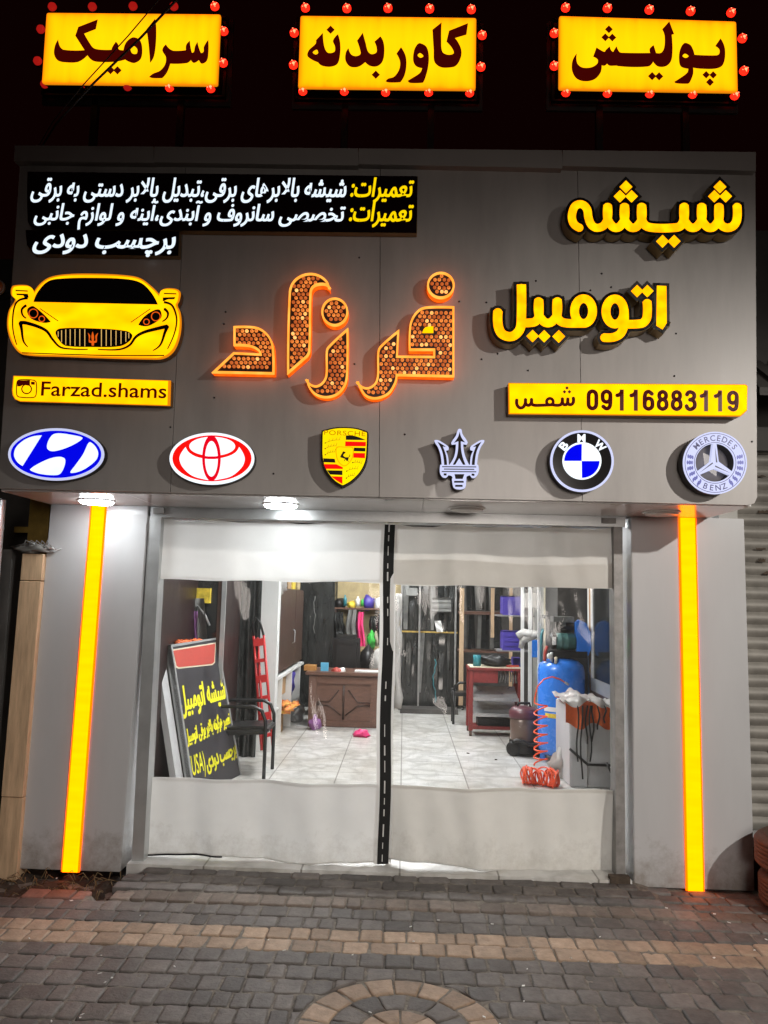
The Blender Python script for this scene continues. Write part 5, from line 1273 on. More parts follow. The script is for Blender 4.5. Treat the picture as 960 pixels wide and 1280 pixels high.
# --- brown wall cupboard along the left wall
CB = thing('wall_cupboard', 'dark brown wall cupboard over the low white shelf unit', 'cupboard', (-1.9, 4.8, .8))
b = bm_(); box(b, -1.995, 3.7, .80, -1.46, 6.2, 1.80); part('carcass', b, 'darkwood', CB)
for y0, y1 in ((3.72, 5.4), (5.42, 6.18)):
    b = bm_(); box(b, -1.458, y0, .82, -1.44, y1, 1.79); bmesh.ops.recalc_face_normals(b, faces=b.faces); part('door', b, 'darkwood', CB)
b = bm_(); tube(b, [(-1.44, 5.2, 1.1), (-1.41, 5.2, 1.12), (-1.41, 5.2, 1.26), (-1.44, 5.2, 1.28)], .008, 6); part('handle', b, 'alu', CB)
rr = random.Random(6)
for k, (y_, m_, lb) in enumerate(((4.15, 'plastic', 'crumpled clear plastic bag on top of the dark wall cupboard'), (4.6, 'blue', 'blue carton on top of the dark wall cupboard'), (5.0, 'cardboard', 'brown cardboard box on top of the dark wall cupboard'), (5.4, 'yellowcloth', 'yellow box on top of the dark wall cupboard'), (5.85, 'yellowwall', 'pale box at the far end of the dark wall cupboard'))):
    b = bm_()
    if k == 0: lump(b, (-1.52, y_, 1.87), (.12, .22, .14), .6, 4)
    else: box(b, -1.75, y_-.15, 1.802, -1.47, y_+.13, 1.96+rr.uniform(-.04, .05))
    solo('stored_bag' if k == 0 else 'stored_box', b, m_, lb, 'bag' if k == 0 else 'box')
# --- low white shelf unit with stuff in it
SU = thing('shelf_unit', 'low white open shelf unit along the left wall of the shop', 'shelf unit', (-1.7, 4.8, FL))
XF = -1.42
b = bm_(); quadbox(b, [(-1.995, 3.66, .745), (XF, 3.66, .745), (XF, 6.3, .745), (-1.995, 6.3, .745)], [(-1.995, 3.66, .775), (XF, 3.66, .775), (XF, 6.3, .775), (-1.995, 6.3, .775)]); part('top_board', b, 'white', SU)
for y_ in (3.68, 4.35, 5.15, 5.95):
    b = bm_(); box(b, -1.995, y_, FL, XF-.004, y_+.035, .744); part('divider', b, 'white', SU)
b = bm_(); box(b, -1.995, 3.716, .38, XF-.03, 4.348, .40); part('shelf', b, 'white', SU)
for (y0, y1, z0, z1, m_, nm, lb, ct) in ((3.74, 4.30, .405, .72, 'orangewood', 'wood_panel', 'orange wooden panel standing on the upper shelf of the white unit', 'panel'), (3.75, 3.95, FL, .37, 'darkwood', 'chipboard_sheet', 'dark sheet standing in the nearest lower bay of the white unit', 'panel'),
        (4.0, 4.30, FL, .37, 'orangewood', 'wood_panel', 'orange wooden panel standing in the lowest bay of the white unit', 'panel'), (4.40, 4.62, FL, .30, 'yellowcloth', 'binder', 'yellow binder standing in the second bay of the white unit', 'binder'),
        (4.64, 4.86, FL, .28, 'cardboard', 'binder', 'brown binder standing beside the yellow binder', 'binder'), (4.42, 4.95, .5, .70, 'cardboard', 'carton', 'brown carton in the second bay of the white unit', 'box')):
    b = bm_(); box(b, -1.95, y0, z0, XF-.05, y1, z1); solo(nm, b, m_, lb, ct)
b = bm_(); lump(b, (-1.55, 5.5, .55), (.10, .18, .16), .5, 9); solo('blue_bag', b, 'crate', 'blue plastic bag stuffed in the far bay of the white unit', 'bag')
b = bm_(); lump(b, (-1.42, 4.75, .36), (.10, .28, .055), .7, 12); solo('patterned_cloth', b, 'pattern', 'red and yellow patterned cloth heaped in front of the white unit', 'cloth')
b = bm_(); lump(b, AZ(383, 890, .15)+Vector((-.12, -.1, 0)), (.09, .20, .16), .45, 15); solo('silver_bag', b, 'steel', 'shiny silver bag slumped on the floor beside the desk', 'bag')
b = bm_(); lump(b, AZ(394, 905, .12), (.07, .07, .08), .4, 18); solo('purple_bag', b, 'purplecloth', 'small purple bag on the floor at the left foot of the desk', 'bag')
# --- desk
DK = thing('desk', 'brown wooden desk with a carved front panel at the back of the shop', 'desk', (-.75, 5.2, FL))
b = bm_(); box(b, -1.20, 5.20, FL, -.28, 5.80, .70); part('carcass', b, 'deskwood', DK)
b = bm_(); box(b, -1.25, 5.14, .702, -.22, 5.84, .745); bmesh.ops.bevel(b, geom=b.edges[:], offset=.008, segments=2, affect='EDGES'); part('top', b, 'deskwood', DK)
b = bm_()
for x0, z0, x1, z1 in ((-1.20, FL+.01, -1.10, .69), (-.40, FL+.01, -.28, .69), (-1.098, FL+.01, -.402, .13), (-1.098, .60, -.402, .69)): box(b, x0, 5.178, z0, x1, 5.199, z1)
part('front_frame', b, 'deskwood', DK)
b = bm_()
for s in (-1, 1):
    for p in ([(-.75+s*.005, 5.19, .15), (-.75+s*.005, 5.19, .58)], [(-.75+s*.345, 5.19, .36), (-.75+s*.18, 5.19, .37), (-.75+s*.06, 5.19, .52)], [(-.75+s*.345, 5.19, .33), (-.75+s*.18, 5.19, .32), (-.75+s*.03, 5.19, .20)]): tube(b, p, .008, 5)
part('carved_moulding', b, 'darkwood', DK)
b = bm_(); box(b, *bx(402, 833, 409, 828, 5.3, .05)); a = bx(401, 846, 410, 831, 5.3, .06); b.free(); b = bm_(); box(b, a[0], a[1], .7465, a[3], a[4], .85); solo('blue_card_box', b, 'lightblue', 'light blue small box standing on the desk', 'box')
b = bm_(); lump(b, A(420, 838, 5.3)+Vector((0, 0, -.01)), (.07, .06, .045), .35, 21, 2); solo('red_white_bag', b, 'signred', 'small red and white packet lying on the desk', 'packet')
b = bm_(); lump(b, A(427, 838, 5.32)+Vector((0, 0, -.01)), (.05, .05, .045), .35, 22, 2); solo('white_packet', b, 'white', 'crumpled white packet beside the red packet on the desk', 'packet')
b = bm_(); box(b, -.62, 5.25, .7465, -.25, 5.45, .760); solo('white_papers', b, 'white', 'flat white papers on the right end of the desk', 'papers')
b = bm_(); a = bx(380, 842, 394, 836, 5.3, .2); box(b, a[0], 5.3, .7465, a[3], 5.5, .81); solo('wooden_tray', b, 'orangewood', 'small brown wooden tray at the left end of the desk', 'tray')
PRN = thing('printer', 'dark printer with a pale lid behind the left end of the desk', 'printer', (-1.2, 6.1, FL))
b = bm_(); a = bx(388, 840, 411, 816, 6.1, .4); box(b, a[0], 6.1, .5, a[3], 6.5, a[5]); part('body', b, 'greycloth', PRN)
b = bm_(); box(b, a[0]+.01, 6.08, a[5]+.004, a[3]-.01, 6.5, a[5]+.03); part('lid', b, 'greywhite', PRN)
b = bm_(); box(b, a[0], 6.1, FL, a[3], 6.5, .495); part('stand', b, 'black', PRN)
# --- office chair
OC = thing('office_chair', 'black leather office chair behind the desk', 'chair', (-.8, 6.1, FL))
a = bx(416, 850, 449, 795, 6.1, .12)
b = bm_(); obox(b, ((a[0]+a[3])/2, 6.16, .88), (1, 0, 0), (0, 1, .08), (0, -.08, 1), a[3]-a[0], .13, .62); bmesh.ops.recalc_face_normals(b, faces=b.faces); bmesh.ops.bevel(b, geom=b.edges[:], offset=.05, segments=4, affect='EDGES'); part('backrest', b, 'leather', OC)
b = bm_(); obox(b, ((a[0]+a[3])/2, 6.10, 1.10), (1, 0, 0), (0, 1, .08), (0, -.08, 1), (a[3]-a[0])*.9, .12, .16); bmesh.ops.recalc_face_normals(b, faces=b.faces); bmesh.ops.bevel(b, geom=b.edges[:], offset=.05, segments=4, affect='EDGES'); part('headrest', b, 'leather', OC)
b = bm_(); obox(b, ((a[0]+a[3])/2, 6.42, .5), (1, 0, 0), (0, 1, 0), (0, 0, 1), .5, .5, .12); bmesh.ops.recalc_face_normals(b, faces=b.faces); bmesh.ops.bevel(b, geom=b.edges[:], offset=.04, segments=3, affect='EDGES'); part('seat', b, 'leather', OC)
b = bm_(); lathe(b, [(.03, FL+.06), (.03, .44)], ((a[0]+a[3])/2, 6.42, 0), seg=12)
for k in range(5): obox(b, ((a[0]+a[3])/2+.15*math.cos(k*1.257), 6.42+.15*math.sin(k*1.257), FL+.05), (math.cos(k*1.257), math.sin(k*1.257), 0), (-math.sin(k*1.257), math.cos(k*1.257), 0), (0, 0, 1), .30, .04, .04)
part('base', b, 'chairblack', OC)
# --- chipboard back board with shelf and hanging things
b = bm_(); box(b, -1.05, 7.30, FL, .02, 7.36, 2.5); solo('chipboard_partition', b, 'yellowwall', 'yellow chipboard partition at the back behind the desk', 'partition')
b = bm_(); a = bx(380, 850, 432, 720, 7.0, .3); box(b, -1.75, 6.95, FL, -1.06, 7.29, 2.3); solo('dark_wardrobe', b, 'film', 'dark tall wardrobe behind the printer', 'wardrobe')
WS = thing('wall_shelf', 'brown wooden shelf on the chipboard partition', 'shelf', (-.5, 7.1, 1.6))
a = bx(415, 763, 492, 759, 7.0, .28); b = bm_(); box(b, a[0], 7.0, a[2], a[3], 7.299, a[5]); part('board', b, 'deskwood', WS)
for xx in (418, 449, 480):
    c_ = A(xx, 760, 7.02); b = bm_(); box(b, c_.x, 7.02, a[2]-.18, c_.x+.035, 7.299, a[2]-.002); part('bracket', b, 'darkwood', WS)
rr = random.Random(8)
for xx, w_, h_, m_, nm, lb, ct in ((424, 12, 13, 'black', 'black_bag', 'black bag at the left of the wall shelf', 'bag'), (439, 10, 10, 'yellowcloth', 'yellow_packet', 'yellow packet in the middle of the wall shelf', 'packet'), (460, 12, 18, 'crate', 'power_tool', 'blue and white tool standing on the wall shelf', 'tool'), (474, 10, 15, 'white', 'white_packet', 'white packet at the right of the wall shelf', 'packet')):
    b = bm_(); c_ = A(xx, 759, 7.12); k = .0122; lump(b, (c_.x, 7.12, a[5]+h_*k*.5), (w_*k*.55, .09, h_*k*.55), .35, int(xx), 2); solo(nm, b, m_, lb, ct)
def hang(px0, px1, py0, py1, Y, m_, nm, lb, ct, seed):
    b = bm_(); r2 = random.Random(seed); ph = r2.uniform(0, 6)
    sheet(b, 12, 14, lambda u, v: A(px0+(px1-px0)*(.5+(u-.5)*(1-.25*v))+1.2*math.sin(v*5+ph), py1+(py0-py1)*v, Y)+Vector((0, .035*math.sin(u*12+ph)+.01*math.sin(v*8), 0))); return solo(nm, b, m_, lb, ct)
hang(414, 432, 765, 800, 6.95, 'film', 'hanging_coat', 'dark coat hanging under the left of the wall shelf', 'coat', 1)
hang(436, 449, 768, 815, 6.9, 'leather', 'hanging_coat', 'black coat hanging left of the pink cloth', 'coat', 2)
hang(446, 456, 765, 808, 6.85, 'pink', 'hanging_cloth', 'bright pink cloth hanging under the wall shelf', 'cloth', 3)
hang(461, 476, 770, 795, 6.85, 'film', 'hanging_jacket', 'dark jacket hanging right of the pink cloth', 'jacket', 4)
b = bm_(); lump(b, A(464, 800, 6.8), (.05, .03, .12), .6, 31, 3); solo('green_packet', b, 'green', 'bright green packet hanging below the dark jacket', 'packet')
b = bm_(); lump(b, A(474, 796, 6.8), (.07, .06, .12), .4, 32, 2); solo('yellow_white_bag', b, 'cream', 'cream bag hanging beside the green packet', 'bag')
b = bm_(); lump(b, A(460, 826, 6.4), (.12, .10, .20), .4, 33, 2); solo('camera_bag', b, 'black', 'black bag behind the right end of the desk', 'bag')
b = bm_(); lump(b, A(472, 832, 6.3), (.10, .09, .20), .5, 34, 2); solo('plastic_sack', b, 'plastic', 'pale plastic sack behind the right end of the desk', 'sack')
b = bm_(); lump(b, AZ(452, 921, FL)+Vector((0, 0, .035)), (.085, .06, .045), .5, 41, 3); solo('pink_rag', b, 'pink', 'crumpled pink rag lying alone on the white tile floor', 'rag')
# --- roll of clear plastic just right of the closing strip
b = bm_(); c_ = AZ(497, 885, FL); tube(b, [A(497+1.5*math.sin(k*1.3), 885-k*13, 5.6) for k in range(12)], [.05+.012*math.sin(k*2.1) for k in range(12)], 12); solo('plastic_roll', b, 'plastic', 'upright roll of crumpled clear plastic just right of the closing strip', 'roll')
# --- stack of dark rubber strips and films on the back wall
DR = thing('film_rack', 'dark rack hung with black rubber strips and window films at the back', 'rack', (.4, 6.9, FL))
a = bx(502, 880, 571, 735, 6.9, .1)
b = bm_(); box(b, a[0], 7.1, FL, a[3], 7.2, 2.3); part('back_panel', b, 'film', DR)
for xx in (501, 524, 569):
    c_ = A(xx, 800, 6.9); b = bm_(); box(b, c_.x-.014, 6.88, FL, c_.x+.014, 6.91, 2.2); part('post', b, 'alu_old', DR)
b = bm_(); c_ = A(530, 790, 6.9); box(b, a[0], 6.895, c_.z-.01, a[3], 6.925, c_.z+.012); part('rail', b, 'yellowsteel', DR)
rr = random.Random(12)
for k in range(16):
    x0 = a[0]+.02+(a[3]-a[0]-.1)*k/15; up = k % 2; b = bm_(); w_ = rr.uniform(.04, .10); zt = 2.1 if up else c_.z-.02; zb = c_.z+.03 if up else rr.uniform(.12, .4); sl = rr.uniform(-.05, .05); Y = 6.96+rr.uniform(-.02, .03)
    sheet(b, 4, 10, lambda u, v: (x0+w_*(u-.5)*(.6+.4*v)+sl*(1-v), Y+.012*math.sin(v*7+k), zb+(zt-zb)*v))
    part('hanging_strip', b, rr.choice(('film', 'film', 'darkglass', 'greycloth')), DR)
b = bm_(); sheet(b, 8, 8, lambda u, v: A(540+u*24, 765-v*18, 6.85)+Vector((0, .02*math.sin(v*30), 0))); solo('pleated_sheet', b, 'greycloth', 'grey pleated sheet hung high on the dark film rack', 'sheet')
b = bm_(); sheet(b, 4, 6, lambda u, v: A(546+u*8+v*-3, 790-v*14, 6.8)+Vector((0, .02*math.sin(u*5+v*9), 0))); solo('white_rag', b, 'white', 'small white rag dangling in front of the dark film rack', 'rag')
b = bm_(); box(b, A(500, 890, 6.7).x, 6.55, FL+.001, A(572, 890, 6.7).x, 6.88, FL+.07); solo('low_plinth', b, 'walldark', 'low dark plinth under the film rack', 'plinth')
# --- wooden rack with dark panes
WR = thing('pane_rack', 'wooden rack holding upright dark car window panes', 'rack', (1.1, 6.2, FL))
for p in ((575, 769, 630, 764), (574, 817, 640, 813)):
    a = bx(*p, 6.2, .4); b = bm_(); box(b, *a); part('shelf', b, 'deskwood', WR)
for p in ((575, 900, 578.5, 735), (614, 815, 617.5, 735), (637, 900, 640, 735)):
    a = bx(*p, 6.18, .05); b = bm_(); box(b, a[0], a[1], a[2], a[3], a[4]-.031, a[5]+.2); part('upright', b, 'wood', WR)
rr = random.Random(14)
for lv, (y0, y1) in enumerate(((735, 764), (772, 813))):
    for k in range(9):
        xx = 581+k*5.6; c_ = A(xx, y1, 6.3); d_ = A(xx+rr.uniform(-3, 3), y0-6, 6.3)
        b = bm_(); obox(b, (c_+d_)/2+Vector((0, rr.uniform(-.04, .04), 0)), (1, .25, 0), (-.25, 1, 0), d_-c_, rr.uniform(.04, .07), .010, (d_-c_).length*rr.uniform(.88, 1)); solo('car_window_pane', b, 'darkglass' if k % 3 else 'greycloth', 'dark car window pane standing in the %s row of the wooden rack' % ('upper', 'lower')[lv], 'glass pane', 'panes in the %s row of the wooden rack' % ('upper', 'lower')[lv])
# --- crates
def crate(p, Y, lb):
    a = bx(*p, Y, .3); t = thing('plastic_crate', lb, 'crate', ((a[0]+a[3])/2, Y, a[2]), 'purple plastic crates')
    b = bm_(); x0, y0, z0, x1, y1, z1 = a; g = .012
    box(b, x0, y0, z0, x1, y1, z0+g)
    for q in ((x0, y0, x1, y0+g), (x0, y1-g, x1, y1), (x0, y0+g, x0+g, y1-g), (x1-g, y0+g, x1, y1-g)): box(b, q[0], q[1], z0+g+.001, q[2], q[3], z1)
    part('tub', b, 'crate', t)
    b = bm_()
    for k in range(3): zz = z0+(z1-z0)*(.25+.28*k); box(b, x0+.02, y0-.012, zz, x1-.02, y0-.0005, zz+.016)
    box(b, x0-.012, y0-.014, z1-.02, x1+.012, y0-.0006, z1+.004); part('ribs', b, 'crate', t)
    return a
crate((629, 768, 652, 746), 5.0, 'upper purple plastic crate on the white frame'); crate((629, 812, 652, 790), 5.0, 'lower purple plastic crate under the white rags')
for i, (yy, lb) in enumerate(((768.5, 'upper'), (812.5, 'lower'))):
    a = bx(622, yy+3, 668, yy, 4.98, .34); b = bm_(); box(b, *a); solo('crate_shelf', b, 'alu_old', lb+' thin metal shelf carrying a purple crate', 'shelf')
# --- white posts
WF = thing('storage_rack', 'white steel frame of upright posts left of the blue compressor', 'frame', (1.42, 4.3, FL))
for xx, w_, Y in ((653, 3.6, 4.6), (662.5, 4, 4.6), (674, 3.6, 3.75)):
    c_ = A(xx, 800, Y); h = w_*(Y+4.9)/961/2; b = bm_(); box(b, c_.x-h, Y-h, FL, c_.x+h, Y+h, 2.4); part('post', b, 'white', WF)
c_ = A(653, 770, 4.6); d_ = A(674, 770, 3.75); b = bm_(); tube(b, [(c_.x, 4.6, 1.98), (d_.x, 3.75, 1.98)], .012, 6); part('tie_bar', b, 'white', WF)
b = bm_(); p = [A(647, 796, 4.4), A(655, 791, 4.4), A(664, 793, 4.3), A(672, 790, 4.3)]; tube(b, p, [.05, .055, .05, .03], 10)
p = [A(651, 810, 4.42), A(654, 800, 4.4), A(662, 796, 4.35), A(676, 791, 4.2)]; tube(b, p, [.03, .045, .05, .035], 10); solo('white_rags', b, 'plastic', 'bundle of white rags slung over the white frame posts', 'rags')
# --- red tool cart
TC = thing('tool_cart', 'dark red steel tool cart with slanted metal trays', 'cart', (1.16, 4.9, FL))
X0, X1, Y0, Y1 = .83, 1.485, 4.80, 5.22
for x, y_ in ((X0, Y0), (X1-.05, Y0), (X0, Y1-.05), (X1-.05, Y1-.05)):
    b = bm_(); box(b, x, y_, FL+.07, x+.05, y_+.05, .85); part('leg', b, 'redcart', TC)
    b = bm_(); lathe(b, [(0, -.015), (.034, -.015), (.036, 0), (.034, .015), (0, .015)], (x+.025, y_+.025, FL+.036), (1, 0, 0), 16); part('castor', b, 'rubber', TC)
b = bm_(); box(b, X0-.01, Y0-.01, .852, X1+.01, Y1+.01, .88); part('top_tray', b, 'redcart', TC)
b = bm_(); box(b, X0+.01, Y0+.01, .8805, X1-.01, Y1-.01, .8915); part('work_surface', b, 'cream', TC)
b = bm_(); box(b, X0+.052, Y0+.01, .70, X1-.30, Y0+.02, .849); part('drawer', b, 'redcart', TC)
b = bm_()
for k in range(7): tube(b, [(X1-.27+.035*k, Y0+.10, .70+.01*math.sin(k*2)), (X1-.25+.03*k, Y0+.08, .78), (X1-.27+.034*k, Y0+.12, .84)], .010, 6)
solo('tool_bundle', b, 'alu_old', 'tangle of steel tools in the upper bay of the red cart', 'tools')
for z in (.60, .41):
    b = bm_(); quadbox(b, [(X0+.052, Y0-.06, z-.11), (X1-.052, Y0-.06, z-.11), (X1-.052, Y1-.1, z+.02), (X0+.052, Y1-.1, z+.02)], [(X0+.052, Y0-.06, z-.10), (X1-.052, Y0-.06, z-.10), (X1-.052, Y1-.1, z+.03), (X0+.052, Y1-.1, z+.03)])
    box(b, X0+.052, Y0-.072, z-.11, X1-.052, Y0-.0605, z-.07); part('slanted_tray', b, 'steel', TC)
b = bm_(); box(b, X0+.051, Y0+.005, .135, X1-.051, Y0+.03, .175); box(b, X0+.051, Y0+.031, .15, X1-.051, Y1-.06, .16); part('bottom_shelf', b, 'redcart', TC)
b = bm_(); box(b, X0+.12, Y0+.06, .1605, X1-.12, Y1-.1, .26); solo('dark_toolbox', b, 'black', 'dark toolbox on the bottom shelf of the red cart', 'toolbox')
b = bm_(); lathe(b, [(0, 0), (.05, 0), (.05, .13), (.046, .135), (0, .135)], (.94, 4.95, .892), seg=20); solo('paint_tin', b, 'teal', 'teal paint tin on the left of the red cart top', 'tin')
b = bm_(); lump(b, (1.17, 4.98, .955), (.17, .12, .075), .4, 51); solo('black_cloth_bag', b, 'leather', 'black bag lying in the middle of the red cart top', 'bag')
b = bm_(); obox(b, (1.38, 4.9, .905), (1, .3, 0), (-.3, 1, 0), (0, 0, 1), .16, .03, .022); solo('hand_tool', b, 'signred', 'small red hand tool on the right of the red cart top', 'tool')
# --- black stool seen past the cart
ST = thing('stool', 'small black stool left of the red tool cart', 'stool', (.74, 5.75, FL))
for x, y_ in ((.70, 5.7), (.70, 5.95), (.93, 5.7), (.93, 5.95)):
    b = bm_(); tube(b, [(x, y_, FL), (x, y_, .5)], .018, 8); part('leg', b, 'chairblack', ST)
b = bm_(); tube(b, [(.70, 5.7, .5), (.72, 5.69, .56), (.78, 5.69, .60), (.95, 5.69, .60)], .018, 8); part('arm', b, 'chairblack', ST)
b = bm_(); box(b, .68, 5.68, .42, .95, 5.97, .47); bmesh.ops.bevel(b, geom=b.edges[:], offset=.012, segments=2, affect='EDGES'); part('seat', b, 'leather', ST)
# --- compressor
CP = thing('air_compressor', 'tall blue upright air compressor with motor on top', 'compressor', (1.69, 3.45, FL))
cx_, cy_, R_ = 1.69, 3.45, .245
b = bm_(); lathe(b, [(0, 1.125), (.10, 1.12), (.18, 1.095), (.228, 1.05), (R_, .99), (R_, .22), (.23, .16), (.17, .12), (0, .10)], (cx_, cy_, 0), seg=48); part('tank', b, 'blue', CP)
for k in range(3):
    a_ = k*2.094+.5; b = bm_(); obox(b, (cx_+.2*math.cos(a_), cy_+.2*math.sin(a_), .12), (math.cos(a_), math.sin(a_), 0), (-math.sin(a_), math.cos(a_), 0), (0, 0, 1), .06, .04, .14); part('foot', b, 'blue', CP)
b = bm_(); lathe(b, [(R_+.001, .560), (R_+.002, .562), (R_+.002, .568), (R_+.001, .57)], (cx_, cy_, 0), seg=48); part('tank_seam', b, 'blue', CP)
def patch(x0, x1, z0, z1, m_, nm):
    b = bm_(); f = lambda px_: math.asin(max(-1, min(1, (A(px_, 900, 3.2).x-cx_)/R_))); sheet(b, 8, 1, lambda u, v: (cx_+(R_+.003)*math.sin(f(x0)+(f(x1)-f(x0))*u), cy_-(R_+.003)*math.cos(f(x0)+(f(x1)-f(x0))*u), z0+(z1-z0)*v)); part(nm, b, m_, CP)
patch(683, 697, .585, .63, 'white', 'white_label'); patch(684, 697, .52, .565, 'yellowcloth', 'yellow_label')
b = bm_(); box(b, 1.55, 3.33, 1.135, 1.94, 3.57, 1.20); part('motor_bracket', b, 'black', CP)
b = bm_(); lathe(b, [(0, 0), (.075, 0), (.088, .02), (.09, .05), (.094, .055), (.09, .06), (.09, .12), (.094, .125), (.09, .13), (.09, .19), (.08, .21), (0, .21)], (1.62, 3.42, 1.295), (1, 0, 0), 28); part('motor', b, 'motor', CP)
b = bm_(); lathe(b, [(0, -.03), (.07, -.03), (.09, 0), (.09, .03), (0, .03)], (1.59, 3.42, 1.30), (1, 0, 0), 24); part('fan_cover', b, 'black', CP)
b = bm_(); box(b, 1.575, 3.33, 1.262, 1.615, 3.345, 1.345); part('rating_plate', b, 'white', CP)
b = bm_(); lathe(b, [(0, 0), (.06, 0), (.064, .03), (.06, .2), (0, .2)], (1.65, 3.5, 1.44), (1, 0, 0), 20); part('pump_head', b, 'black', CP)
b = bm_(); box(b, 1.60, 3.40, 1.50, 1.82, 3.58, 1.56); box(b, 1.70, 3.44, 1.42, 1.74, 3.5, 1.4995); part('air_filter', b, 'greycloth', CP)
b = bm_(); L_ = [(1.835, 1.20), (1.88, 1.14), (1.955, 1.16), (1.985, 1.24), (1.98, 1.40), (1.93, 1.50), (1.86, 1.53), (1.825, 1.50)]
gf = Frame((0, 3.34, 0), (1, 0, 0), (0, 0, 1)); prism_uv(b, gf, [L_], -.09, .0); bmesh.ops.recalc_face_normals(b, faces=b.faces); part('belt_guard', b, 'blueguard', CP)
for p, m_ in (([(1.50, 3.36, 1.09), (1.50, 3.34, 1.17), (1.52, 3.33, 1.25)], 'signred'), ([(1.56, 3.30, 1.09), (1.56, 3.29, 1.19)], 'alu'), ([(1.47, 3.4, 1.08), (1.47, 3.38, 1.36), (1.49, 3.4, 1.42)], 'teal'), ([(1.60, 3.28, 1.07), (1.60, 3.26, 1.14)], 'cream')):
    b = bm_(); tube(b, p, .016, 8); part('valve', b, m_, CP)
b = bm_(); lathe(b, [(0, .02), (.028, .018), (.03, 0), (0, 0)], (1.53, 3.25, 1.15), (0, -1, 0), 16); part('pressure_gauge', b, 'white', CP)
# --- dark cabinet and pale pipes behind
b = bm_(); a = bx(697, 900, 735, 735, 3.76, .5); box(b, a[0], 3.76, FL, 2.055, 4.5, 2.2); solo('tall_dark_cabinet', b, 'walldark', 'tall dark cabinet standing behind the blue compressor', 'cabinet')
for xx, w_, lb in ((682, 5, 'pale pipe standing left of the tall dark cabinet'), (692, 8, 'wide pale boxed pipe against the tall dark cabinet')):
    c_ = A(xx, 800, 4.7); h = w_*.0050; b = bm_(); lathe(b, [(h, FL), (h, 2.3)], (c_.x, 4.7, 0), seg=16); solo('wall_pipe', b, 'cream', lb, 'pipe')
b = bm_(); c_ = A(683, 773, 4.6); tube(b, [A(679, 770, 4.5), A(685, 773, 4.55), A(696, 773, 4.6)], .022, 8); solo('pipe_bracket', b, 'greycloth', 'dark bracket arm reaching across the pale pipes', 'bracket')
# --- glazed aluminium door leaf on the right wall
GD = thing('glazed_door', 'aluminium framed glazed door folded open against the right wall', 'door', (2.0, 2.7, FL))
XD = 2.02
def dl(y0, z0, y1, z1, m_, nm, x=XD, d=.03): 
    b = bm_(); box(b, x-d, y0, z0, x, y1, z1); part(nm, b, m_, GD)
yf, yn = AX(738, 800, XD).y, 1.2
dl(yf-.07, FL, yf, 2.3, 'white', 'stile'); dl(yf-.13, FL, yf-.072, 2.3, 'orangewood', 'stile'); dl(yf-.22, .93, yf-.132, 2.3, 'white', 'stile'); dl(yn, FL, yf-.132, .80, 'darkwood', 'lower_panel', d=.025)
dl(yn, .80, yf-.132, .93, 'alu', 'mid_rail'); dl(yn, .931, yf-.222, 2.3, 'darkglass', 'glass', d=.02)
# --- vacuum cleaner
VC = thing('vacuum_cleaner', 'round maroon and black workshop vacuum cleaner left of the compressor', 'vacuum cleaner', (1.36, 3.72, FL))
vx, vy = 1.345, 3.75
b = bm_(); lathe(b, [(0, .07), (.15, .07), (.165, .10), (.16, .20), (.15, .215)], (vx, vy, 0), seg=32); part('base', b, 'black', VC)
b = bm_(); lathe(b, [(.148, .216), (.15, .30), (.152, .44), (.145, .445)], (vx, vy, 0), seg=32); part('drum', b, mat('vacuum_drum', (.16, .11, .09), .3, .3), VC)
b = bm_(); lathe(b, [(.16, .446), (.165, .46), (.16, .52), (.12, .56), (0, .57)], (vx, vy, 0), seg=32); part('head', b, 'maroon', VC)
b = bm_(); tube(b, [(vx-.07, vy, .555), (vx-.06, vy, .60), (vx+.06, vy, .60), (vx+.07, vy, .555)], .014, 8); part('handle', b, 'black', VC)
for s in (-1, 1):
    b = bm_(); lathe(b, [(0, -.025), (.065, -.025), (.078, -.012), (.078, .012), (.065, .025), (.03, .028), (0, .028)], (vx-.13 if s < 0 else vx+.15, vy-.10, FL+.078), (s*.5, -1, 0), 24); part('wheel', b, 'black', VC)
b = bm_(); tube(b, [(vx-.15+.3*k/12, vy-.17-.03*math.sin(k*PI/12), .21+.02*math.sin(k*.6)) for k in range(13)], .022, 8); part('hose', b, 'black', VC)
# --- orange coil hose: loop from the tank valve, spring, heap on the floor
HS = thing('air_hose', 'bright orange coiled air hose hanging by the blue tank and heaped on the floor', 'hose', AZ(676, 972, FL))
b = bm_(); pts = [A(706, 853, 3.0), A(700, 849, 2.95), A(690, 846, 2.92), A(680, 849, 2.9), A(672, 858, 2.9), A(669, 870, 2.9)]
N = 7; c0, c1 = A(676, 876, 2.9), A(676, 955, 2.75)
for k in range(N*14+1):
    f = k/(N*14); a_ = 2*PI*N*f+PI; st = 1-.55*f*0; c_ = c0.lerp(c1, f**.85); pts.append(c_+Vector((.064*math.cos(a_), .064*math.sin(a_), .012*math.cos(a_))))
tube(b, pts, .0075, 7); part('spring', b, 'orange', HS)
b = bm_(); pts = []; N = 20; q0, q1 = AZ(655, 970, .12), AZ(694, 974, .12); rh = random.Random(77); prm = [(rh.uniform(-.5, .5), rh.uniform(-.45, .45), rh.uniform(.8, 1.15), rh.uniform(-.035, .035)) for _ in range(N+2)]
